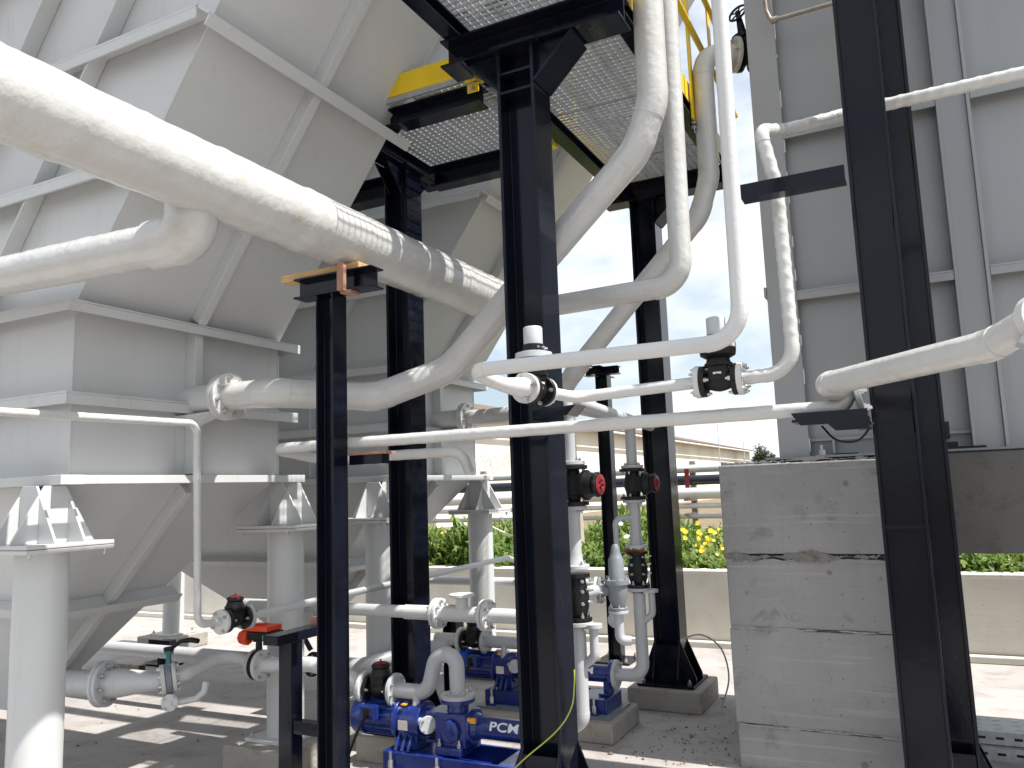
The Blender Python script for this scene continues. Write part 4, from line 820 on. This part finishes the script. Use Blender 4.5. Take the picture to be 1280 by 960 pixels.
    # lettering on the barrel
    cu = bpy.data.curves.new('lettering', 'FONT'); cu.body = 'PCM'; cu.size = 0.062; cu.extrude = 0.0012; cu.align_x = 'CENTER'; cu.align_y = 'CENTER'; cu.offset = 0.0012; cu.space_character = 1.05
    tmp = bpy.data.objects.new('tmp', cu); COL.objects.link(tmp); bpy.context.view_layer.update()
    me = bpy.data.meshes.new_from_object(tmp.evaluated_get(bpy.context.evaluated_depsgraph_get())); bpy.data.objects.remove(tmp)
    bm = bmesh.new(); bm.from_mesh(me); bmesh.ops.triangulate(bm, faces=bm.faces)
    for _ in range(2): bmesh.ops.subdivide_edges(bm, edges=[e for e in bm.edges if abs(e.verts[0].co.y-e.verts[1].co.y) > .008], cuts=1)
    for v in bm.verts:      # wrap the letters round the barrel
        a = v.co.y/0.056+0.42; rad_ = 0.0568+v.co.z
        v.co = Vector((v.co.x*1.35+.955, -math.cos(a)*rad_, math.sin(a)*rad_+z-.13))
    bm.to_mesh(me); bm.free(); me.materials.clear(); me.materials.append(M['white_print'])
    lt = bpy.data.objects.new('lettering', me); COL.objects.link(lt); lt.parent = st
    return T
def pump_pad(Y, x0, label):
    p = obj('pump_plinth', MB().box(x0+.20, x0+1.24, Y-.28, Y+.26, 0, .129), 'concrete_plinth', None, bevel=0.012); tag(p, label, 'plinth', 'pump plinths')
    obj('grout_plate', MB().box(x0+.24, x0+1.20, Y-.22, Y+.20, .1295, .1445), 'asphalt_strip' if False else 'relief_grey', p)
PX1, PX2 = -2.975, -3.09
pump(3.85, PX1, 'nearer blue screw pump at the foot of the middle column', '', ''); pump_pad(3.85, PX1, 'concrete plinth under the nearer blue pump')
pump(5.20, PX2, 'farther blue screw pump half hidden behind the middle column', '', ''); pump_pad(5.20, PX2, 'concrete plinth under the farther blue pump')
# inlet pipe work of each pump
def inlet(Y, px, which, zv):
    xi = px+.655
    t = thing('pump_inlet_pipe', 'pale grey swan neck inlet pipe on the %s blue pump' % which, 'pipe', (xi, Y, .5), 'pump inlet pipes')
    flange(t, (xi,Y,.516), (0,0,1), .092, .022, 4, 'pipe_grey', (1,), .010)
    if which == 'nearer':
        run(t, [(xi,Y,.525), (xi-.005,Y,.725), (xi-.13,Y,.725), (xi-.19,Y,.515), (xi-.41,Y,.515)], 0.042, [0,.075,.09,.09,0], 'pipe_grey', swell=1.0, sub=.05)
        xf = xi-.405
    else:
        run(t, [(xi,Y,.525), (xi,Y,.53)], 0.042, .05, 'pipe_grey')
        run(t, [(xi-.45,Y,.53), (xi-.06,Y,.53), (xi,Y,.50)], 0.042, .05, 'pipe_grey'); xf = xi-.45
    flange(t, (xf,Y,zv), (1,0,0), .090, .022, 8, 'pipe_grey', (1,), .009)
    run(t, [(xf+.155,Y-.02,zv-.02), (xf+.16,Y-.05,zv-.13), (xf+.27,Y-.10,zv-.135)], 0.021, .05, 'pipe_grey')
    flange(t, (xf+.275,Y-.102,zv-.135), (0.6,-0.5,0), .046, .014, 4, 'pipe_grey', (1,), .006)
    diaphragm_valve('black diaphragm valve with red handwheel on the %s pump inlet' % which, (xf-.10,Y,zv), (1,0,0), (0,0,1), .085, 'wheel', 'pump inlet valves')
    t2 = thing('suction_pipe', 'white suction pipe feeding the %s pump inlet valve' % which, 'pipe', (xf-.2,Y,zv), 'pump suction pipes')
    flange(t2, (xf-.205,Y,zv), (1,0,0), .090, .022, 8, 'pipe_white', (-1,), .009)
    run(t2, [(xf-.20,Y,zv), (xf-.26,Y,zv)] if which == 'nearer' else [(xf-.20,Y,zv), (xf-.42,Y,zv)], .045, .05, 'pipe_white')
inlet(3.85, PX1, 'nearer', .515); inlet(5.20, PX2, 'farther', .53)

# ------------------------------------------------------------------ delivery lines with valves
def delivery(Y, px, x, which):
    xo = px+1.17
    t = thing('delivery_pipe', 'pale grey vertical delivery pipe with flanges from the %s blue pump' % which, 'pipe', (x, Y, .37), 'pump delivery pipes')
    flange(t, (xo+.012,Y,.368), (1,0,0), .092, .022, 4, 'pipe_grey', (1,), .010)
    if which == 'farther':
        run(t, [(xo+.02,Y,.368), (x,Y,.372), (x,Y,.90)], .041, .085, 'pipe_grey')
    else:
        run(t, [(xo+.02,Y,.368), (xo+.07,Y,.368), (x,Y,.46), (x,Y,.96)], .041, [0,.03,.05,0], 'pipe_grey')
    z = dict(a=1.715, b=1.51, c=1.19, d=.935)
    # upper valve 1.51..1.715, spool, check valve .935..1.19
    flange(t, (x,Y,z['a']+.012), (0,0,1), .075, .020, 4, 'pipe_grey', (1,), .009); run(t, [(x,Y,z['a']+.01), (x,Y,1.99)] if which == 'nearer' else [(x,Y,z['a']+.01),(x,Y,2.04),(x-.02,Y-.9,2.06),(x-.02,Y-1.25,2.06)], .036, .06, 'pipe_grey')
    flange(t, (x,Y,z['b']-.012), (0,0,1), .075, .020, 4, 'pipe_grey', (-1,), .009)
    b = MB(); b.lathe((x,Y,z['c']+.02), (0,0,1), [(0,.05),(.02,.044),(.06,.038),(.24,.038),(.28,.044),(.295,.05)], 24); obj('spool', b, 'pipe_grey', t)
    flange(t, (x,Y,z['c']+.012), (0,0,1), .075, .020, 4, 'pipe_grey', (1,), .009)
    flange(t, (x,Y,z['d']-.012), (0,0,1), .078, .020, 4, 'pipe_grey', (-1,), .009)
    # side leg below
    b = MB(); b.cyl((x+.085,Y,z['d']-.012), (x+.085,Y,z['d']-.03), .045); obj('side_flange', b, 'pipe_grey', t)
    run(t, [(x+.085,Y,z['d']-.02), (x+.085,Y,z['d']-.17), (x+.02,Y,z['d']-.22)] if which == 'nearer' else [(x+.085,Y,z['d']-.02),(x+.085,Y,z['d']-.17),(x+.02,Y,z['d']-.22)], .022, .05, 'pipe_grey')
    diaphragm_valve('black valve with red handwheel high on the delivery pipe of the %s pump' % which, (x,Y,(z['a']+z['b'])/2), (0,0,1), (1,-.12,0), (z['a']-z['b'])/2, 'wheel', 'delivery valves')
    T = thing('check_valve', 'bolted black check valve low on the delivery pipe of the %s pump' % which, 'valve', (x, Y, z['d']), 'check valves')
    b = MB(); zz = z['d']; b.lathe((x,Y,zz), (0,0,1), [(0,.076),(.02,.076),(.021,.05),(.06,.062),(.10,.066),(.13,.066),(.18,.055),(.215,.05),(.216,.074),(.235,.074)], 28); bd = obj('body', b, 'black_plastic', T)
    for k in range(6):
        a = k*math.pi/3+.3; dv = Vector((math.cos(a), math.sin(a), 0))
        for h in (.02, .09, .15, .20): bolt(bd, Vector((x,Y,zz+h))+dv*(.066 if h in (.02,.2) else .062), (0,0,1) if h in (.02,) else dv, .009, .014)
    return t
L1 = delivery(3.85, PX1, -1.607, 'nearer'); L2 = delivery(5.20, PX2, -1.722, 'farther')
# small bypass on the farther line
run(L2, [(-1.722,5.18,1.39), (-1.855,5.18,1.39), (-1.845,5.18,.76)], .019, .05, 'pipe_grey')
flange(L2, (-1.86,5.10,.735), (0,-1,0), .052, .014, 4, 'pipe_grey', (1,), .006)
b = MB(); b.box(-1.79,-1.66,5.14,5.17,1.165,1.182); obj('lever', b, 'red_plastic', L2)
# relief valve
T = thing('relief_valve', 'grey spring relief valve with bolted flange between the two delivery pipes', 'valve', (-1.56, 4.3, 1.03))
rx, ry, rz = -1.555, 4.32, 1.03
b = MB(); b.lathe((rx,ry,rz-.09), (0,0,1), [(0,.035),(.04,.05),(.09,.056),(.12,.056),(.121,.068),(.145,.068),(.146,.048),(.16,.044),(.26,.042),(.27,.034),(.30,.026),(.325,.022),(.34,.012)], 28); b.cyl((rx-.03,ry,rz),(rx-.085,ry-.02,rz),.032); bd = obj('body', b, 'relief_grey', T)
flange(T, (rx-.09,ry-.02,rz), (1,.2,0), .073, .018, 8, 'relief_grey', (1,), .008)
flange(T, (rx,ry,rz-.10), (0,0,1), .055, .016, 6, 'relief_grey', (1,), .007)
for k in range(6): a = k*math.pi/3; bolt(bd, (rx+.058*math.cos(a), ry+.058*math.sin(a), rz+.054), (0,0,1), .008, .012)
t = thing('relief_pipe', 'grey pipe joining the nearer delivery pipe to the relief valve and its drain', 'pipe', (-1.6, 3.9, 1.05))
run(t, [(-1.607,3.90,1.06), (rx-.11,ry-.02,rz)], .032, .05, 'pipe_grey'); flange(t, (rx-.112,ry-.025,rz), (1,.2,0), .073, .018, 8, 'pipe_grey', (-1,), .008)
flange(t, (rx,ry,rz-.118), (0,0,1), .055, .016, 6, 'pipe_grey', (), .007)
run(t, [(rx,ry,rz-.12), (rx,ry,rz-.27), (rx+.06,ry+.02,rz-.275)], .026, .04, 'pipe_grey')
# header pipe behind the middle column
t = pipe_thing('header_pipe', 'short white pipe running back from the middle column at mid height', [(-1.607,3.85,1.985), (-1.607,3.86,2.06), (-1.66,4.9,2.03), (-1.70,5.6,2.02)], .034, .05, 'pipe_grey')

# ------------------------------------------------------------------ cables and trays
def cable(label, pts, r, m, nm='cable'):
    pts = [Vector(p) for p in pts]; out = []
    for i in range(len(pts)-1):     # Catmull-Rom
        p0 = pts[max(0,i-1)]; p1 = pts[i]; p2 = pts[i+1]; p3 = pts[min(len(pts)-1,i+2)]
        for k in range(10):
            u = k/10; out.append(0.5*((2*p1)+(p2-p0)*u+(2*p0-5*p1+4*p2-p3)*u*u+(3*p1-p0-3*p2+p3)*u**3))
    out.append(pts[-1]); b = MB(); b.tube(out, r, 8); o = obj(nm, b, m); return tag(o, label, 'cable')
cable('yellow green earth cable hanging across the foot of the middle column', [(-1.41,3.32,.82), (-1.405,3.30,.76), (-1.424,3.3,.664), (-1.50,3.3,.56), (-1.68,3.3,.41), (-1.80,3.28,.28), (-1.9,3.25,.05)], .003, 'yellow_cable')
cable('thin dark cable running down the edge of the middle column into the earth cable', [(-1.50,3.38,1.18), (-1.447,3.33,1.047), (-1.418,3.32,.947), (-1.41,3.32,.82)], .0025, 'black_plastic')
cable('thin grey cable looping from the foot of the column by the concrete block', [(-1.62,5.84,.50), (-1.50,5.9,.52), (-1.38,5.95,.42), (-1.34,5.95,.22), (-1.40,5.92,.02)], .006, 'pipe_grey')
cable('thin white rope slung between the far tank leg and the column', [(-4.3,7.4,1.45), (-3.9,7.2,1.25), (-3.5,7.1,1.12), (-3.2,7.0,1.05)], .007, 'white_print')
cable('short black cable dangling under the right pipe bracket', [(-0.30,3.10,1.79), (-0.25,3.05,1.735), (-0.18,3.05,1.73), (-0.13,3.1,1.79)], .004, 'black_plastic')
T = thing('cable_tray', 'galvanised perforated cable trays stacked on the floor under the right tank', 'cable tray', (0.3, 5.6, 0))
for z0, y0 in ((0.0, 5.42), (0.075, 5.46)):
    b = MB(); b.box(.12,3.0,y0,y0+.003,z0,z0+.07); b.box(.12,3.0,y0+.30,y0+.303,z0,z0+.07); b.box(.12,3.0,y0+.0035,y0+.2995,z0+.066,z0+.070); tr = obj('tray', b, 'galvanised', T)
    for k in range(12):
        b = MB(); b.box(.16+k*.09,.20+k*.09,y0-.0012,y0-.0002,z0+.028,z0+.042); obj('slot', b, 'black_plastic', tr)
    for k in range(10):
        for j in range(3):
            b = MB(); b.box(.15+k*.1,.19+k*.1,y0+.05+j*.09,y0+.062+j*.09,z0+.0702,z0+.0708); obj('slot', b, 'relief_grey', tr)

for lb, px_, dpts in (('nearer', PX1, 3.85), ('farther', PX2, 5.20)):
    cable('black power cable curling from the motor of the %s blue pump to the floor' % lb, [(px_+.15,dpts-.14,.40), (px_+.14,dpts-.20,.34), (px_+.08,dpts-.22,.18), (px_+.02,dpts-.16,.02), (px_-.25,dpts-.05,.012)], .008, 'black_plastic')
p = obj('timber_offcut', MB().box(-5.62,-5.40,5.92,5.98,.004,.04), 'wood', None, bevel=.002); p.rotation_euler = (0,0,0); tag(p, 'yellow timber offcut lying on the floor behind the nearer hopper', 'timber')
p = obj('steel_channel', MB().box(-7.0,-6.72,5.35,5.36,.004,.09).box(-7.0,-6.72,5.361,5.43,.08,.09).box(-7.0,-6.72,5.431,5.44,.004,.09), 'weathered_steel', None); tag(p, 'short offcut of rusty steel channel on the floor under the tanks', 'steel offcut')
# ------------------------------------------------------------------ loose dirt on the slab
b = MB()
for i in range(520):
    if random.random() < .55: x, y = random.gauss(-1.35, .45), random.gauss(5.1, .55)
    else: x, y = random.uniform(-6, -1), random.uniform(2.4, 6.5)
    s = random.uniform(.003, .011)*(1 if random.random() < .9 else 1.7); a = random.uniform(0, 6.28); n = random.choice((4,5))
    p = [(x+s*math.cos(a+k*6.28/n)*random.uniform(.6,1.3), y+s*math.sin(a+k*6.28/n)*random.uniform(.5,1.1), .004) for k in range(n)]
    c = len(b.v); b.v += p+[(x, y, .004+s*.7)]; b.f += [(c+k, c+(k+1)%n, c+n) for k in range(n)]; b.sm += [False]*n
o = obj('grit', b, 'soil', kind='stuff'); o['label'] = 'dark grit scattered over the slab'; o['category'] = 'grit'

# ------------------------------------------------------------------ weeds on the bank
def blades(name, n_plants, area, hr, m, nleaf=(24, 46), wr=(.007, .019), dens=None):
    V = []; F = []; Tn = []
    for _ in range(n_plants):
        x = np.random.uniform(area[0], area[1]); y = area[2]+(area[3]-area[2])*np.random.random()**1.4
        gz = 0.60+min(1, (y-8.3)/2.2)*.12; big = .6+.8*max(0, math.sin(x*1.9+2)*math.sin(x*.83+y))
        pt = np.random.random(); H = np.random.uniform(*hr)*big
        for _k in range(np.random.randint(*nleaf)):
            a = np.random.uniform(0, 6.283); ln = H*np.random.uniform(.22, .55); out = np.random.uniform(.25, 1.0); w = np.random.uniform(*wr)*(1+out)
            bz = np.random.uniform(0, H*.8)*np.random.random()**.4
            d = np.array([math.cos(a), math.sin(a), 0]); s = np.array([-math.sin(a), math.cos(a), 0])*w
            p0 = np.array([x+np.random.normal(0,.06), y+np.random.normal(0,.06), gz+bz]); p1 = p0+d*ln*out*.45+np.array([0,0,ln*.55*(1-out*.3)]); p2 = p0+d*ln*out+np.array([0,0,ln*(.95-out*.75)])
            c = len(V); V += [p0-s*.3, p0+s*.3, p1-s, p1+s, p2]
            F += [(c, c+1, c+3, c+2), (c+2, c+3, c+4)]; Tn += [np.clip(pt*.6+np.random.random()*.4, 0, 1)]*5
    me = bpy.data.meshes.new(name); me.from_pydata([tuple(v) for v in V], [], F); me.materials.append(M[m])
    at = me.attributes.new('tint', 'FLOAT', 'POINT'); at.data.foreach_set('value', np.array(Tn, dtype=np.float32)); me.update()
    o = bpy.data.objects.new(name, me); COL.objects.link(o); o['kind'] = 'stuff'; return o
o = blades('weeds', 2600, (-8, 2.2, 8.40, 12.5), (.22, .56), 'weed_leaf'); o['label'] = 'green weeds growing on the bank behind the low wall'; o['category'] = 'weeds'
def flowers(name, spots, m, r):
    b = MB()
    for (x, y, z) in spots:
        n = 7; tilt = Vector((random.uniform(-.6,.6), -.8+random.uniform(-.4,.4), .7)).normalized(); u = tilt.orthogonal().normalized(); v = tilt.cross(u); c = Vector((x,y,z)); rr_ = r*random.uniform(.7,1.25)
        for k in range(n):
            a0 = 2*math.pi*k/n; pts = [c, c+(u*math.cos(a0-.38)+v*math.sin(a0-.38))*rr_*.8+tilt*rr_*.2, c+(u*math.cos(a0)+v*math.sin(a0))*rr_+tilt*rr_*.1, c+(u*math.cos(a0+.38)+v*math.sin(a0+.38))*rr_*.8+tilt*rr_*.2]
            i = len(b.v); b.v += [tuple(p) for p in pts]; b.f.append((i,i+1,i+2,i+3)); b.sm.append(False)
        b.cyl(c-tilt*.002, Vector((x+random.uniform(-.03,.03), y+.02, z-.12)), .002, seg=4)
    o = obj(name, b, m, kind='stuff'); return o
ys_ = [(random.gauss(-2.12,.13), random.uniform(8.5,8.9), random.gauss(1.0,.08)) for _ in range(30)]+[(random.uniform(-6.5,-3.0), random.uniform(8.6,10.5), random.uniform(.9,1.15)) for _ in range(14)]
o = flowers('yellow_flowers', ys_, 'yellow_petal', .026); o['label'] = 'yellow flowers among the weeds beside the concrete block'; o['category'] = 'flowers'
o = flowers('white_flowers', [(-3.12,8.9,1.17),(-3.28,8.85,1.10),(-2.93,8.9,1.18),(-3.02,8.8,1.03),(-3.2,8.9,1.2),(-2.9,8.8,1.12),(-6.1,9.2,1.2)], 'white_petal', .042); o['label'] = 'white flowers among the weeds left of the far column'; o['category'] = 'flowers'
p = obj('old_post', MB().hull8([(-4.05,9.3,.5),(-3.80,9.3,.5),(-3.80,9.5,.5),(-4.05,9.5,.5)], [(-3.98,9.3,1.42),(-3.82,9.3,1.45),(-3.82,9.48,1.45),(-3.98,9.48,1.42)]), 'post_concrete', None, bevel=.01); tag(p, 'weathered concrete post among the weeds behind the low wall', 'post')

# ------------------------------------------------------------------ pipe rack, warehouse, tree far behind
def bgpipe(label, y, z, r, m, x0=-22, x1=8):
    o = obj('service_pipe', MB().tube([(x0,y,z),((x0+x1)/2,y,z),(x1,y,z)], r, 18), m); tag(o, label, 'pipe', 'service pipes behind the bank'); return o
bgpipe('topmost pale service pipe running level behind the bank', 14.2, 1.86, .07, 'lagged_pipe')
bgpipe('dark navy service pipe running level behind the bank', 14.0, 1.66, .085, 'navy_pipe')
bgpipe('stout pale service pipe just below the navy one', 13.9, 1.43, .10, 'lagged_pipe')
bgpipe('thin pale service pipe second from the lowest behind the bank', 13.9, 1.22, .045, 'lagged_pipe')
bgpipe('lowest thin grey service pipe behind the bank', 13.9, 1.04, .04, 'pipe_grey')
for i, x in enumerate((-11.5, -7.9, -3.62, 0.2)):
    p = obj('pipe_rack_post', MB().box(x-.05, x+.05, 14.29, 14.38, .4, 2.0), 'weathered_steel', None); tag(p, ['leftmost rusty post behind the far service pipes', 'rusty post behind the service pipes left of the middle column', 'rusty post behind the service pipes near the concrete block', 'rusty post behind the service pipes hidden by the concrete block'][i], 'post', 'pipe rack posts')
    for z in (1.58, 1.33): obj('arm', MB().box(x-.04, x+.04, 13.75, 14.288, z-.275-.0, z-.235), 'weathered_steel', p)
p = obj('pipe_clamp', MB().box(-3.66,-3.58,13.90,13.914,1.50,1.86), 'red_plastic', None); tag(p, 'red upright clamp on the dark service pipe beside the concrete block', 'clamp')
Wh = thing('warehouse', 'long cream warehouse with a sloping roof edge far behind the pipes', 'building', (-12, 20, .6))
obj('wall', MB().box(-30, -12, 19, 66, .3, 3.95), 'cream_wall', Wh)
b = MB(); b.add([(-11.6,18.6,3.96),(-11.6,66.4,3.96),(-21,66.4,6.2),(-21,18.6,6.2),(-30.4,66.4,3.96),(-30.4,18.6,3.96)]+[(-11.6,18.6,4.05),(-11.6,66.4,4.05),(-21,66.4,6.29),(-21,18.6,6.29),(-30.4,66.4,4.05),(-30.4,18.6,4.05)],
    [(0,3,2,1),(3,5,4,2),(6,7,8,9),(9,8,10,11),(0,1,7,6),(5,11,10,4),(0,6,9,3),(3,9,11,5),(1,2,8,7),(2,4,10,8),]); obj('roof', b, 'roof_tile', Wh)
b = MB(); b.cyl((-11.55,18.6,3.90),(-11.55,66.4,3.90),.05, seg=10); obj('gutter', b, 'lagged_pipe', Wh)
for k in range(5):
    c = Vector((-11.96, 21.6+k*.42, 2.45-.1*(k%2))); b = MB(); b.tube([c+Vector((0, .16*math.cos(a*.5236), .28*math.sin(a*.5236))) for a in range(11)], .012, 6); obj('graffiti', b, 'pipe_grey', Wh)
for x, z1 in ((-10.9, 5.2), (-9.4, 4.0)):
    p = obj('mast', MB().tube([(x,50,2.0),(x,50,z1)], [.035,.02], 8), 'pipe_grey'); tag(p, 'taller thin mast above the warehouse roof' if z1 > 5 else 'shorter thin mast above the warehouse roof near the tree', 'mast', 'masts above the warehouse')
TR = thing('tree', 'dark round tree rising behind the warehouse beside the concrete block', 'tree', (-10, 60, .6))
b = MB(); b.tube([(-10,60,.5),(-9.95,60,2.0),(-9.9,60,3.2)], [.22,.17,.08], 10); b.tube([(-9.95,60,2.0),(-10.4,60,2.9)], [.1,.04], 8); b.tube([(-9.95,60,2.0),(-9.5,60.2,3.0)], [.1,.04], 8); obj('trunk', b, 'bark', TR)
V = []; F = []; Tn = []
cl = [(np.array([-9.95+np.random.normal(0,.42), 60+np.random.normal(0,.4), 3.15+np.random.normal(0,.36)]), np.random.uniform(.28,.5)) for _ in range(26)]
for c, r_ in cl:
    tv = np.random.random()
    for _ in range(110):
        d = np.random.normal(0,1,3); d /= np.linalg.norm(d); p = c+d*r_*np.random.random()**.4; s = np.random.uniform(.05,.11); u = np.random.normal(0,1,3); u /= np.linalg.norm(u); v = np.cross(u, d); i = len(V)
        V += [p-u*s, p+v*s*.6, p+u*s, p-v*s*.6]; F.append((i,i+1,i+2,i+3)); Tn += [np.clip(tv*.5+np.random.random()*.5,0,1)]*4
me = bpy.data.meshes.new('crown'); me.from_pydata([tuple(v-np.array([-10,60,.6])) for v in V], [], F); me.materials.append(M['tree_leaf'])
at = me.attributes.new('tint','FLOAT','POINT'); at.data.foreach_set('value', np.array(Tn, dtype=np.float32)); o = bpy.data.objects.new('crown', me); COL.objects.link(o); o.parent = TR
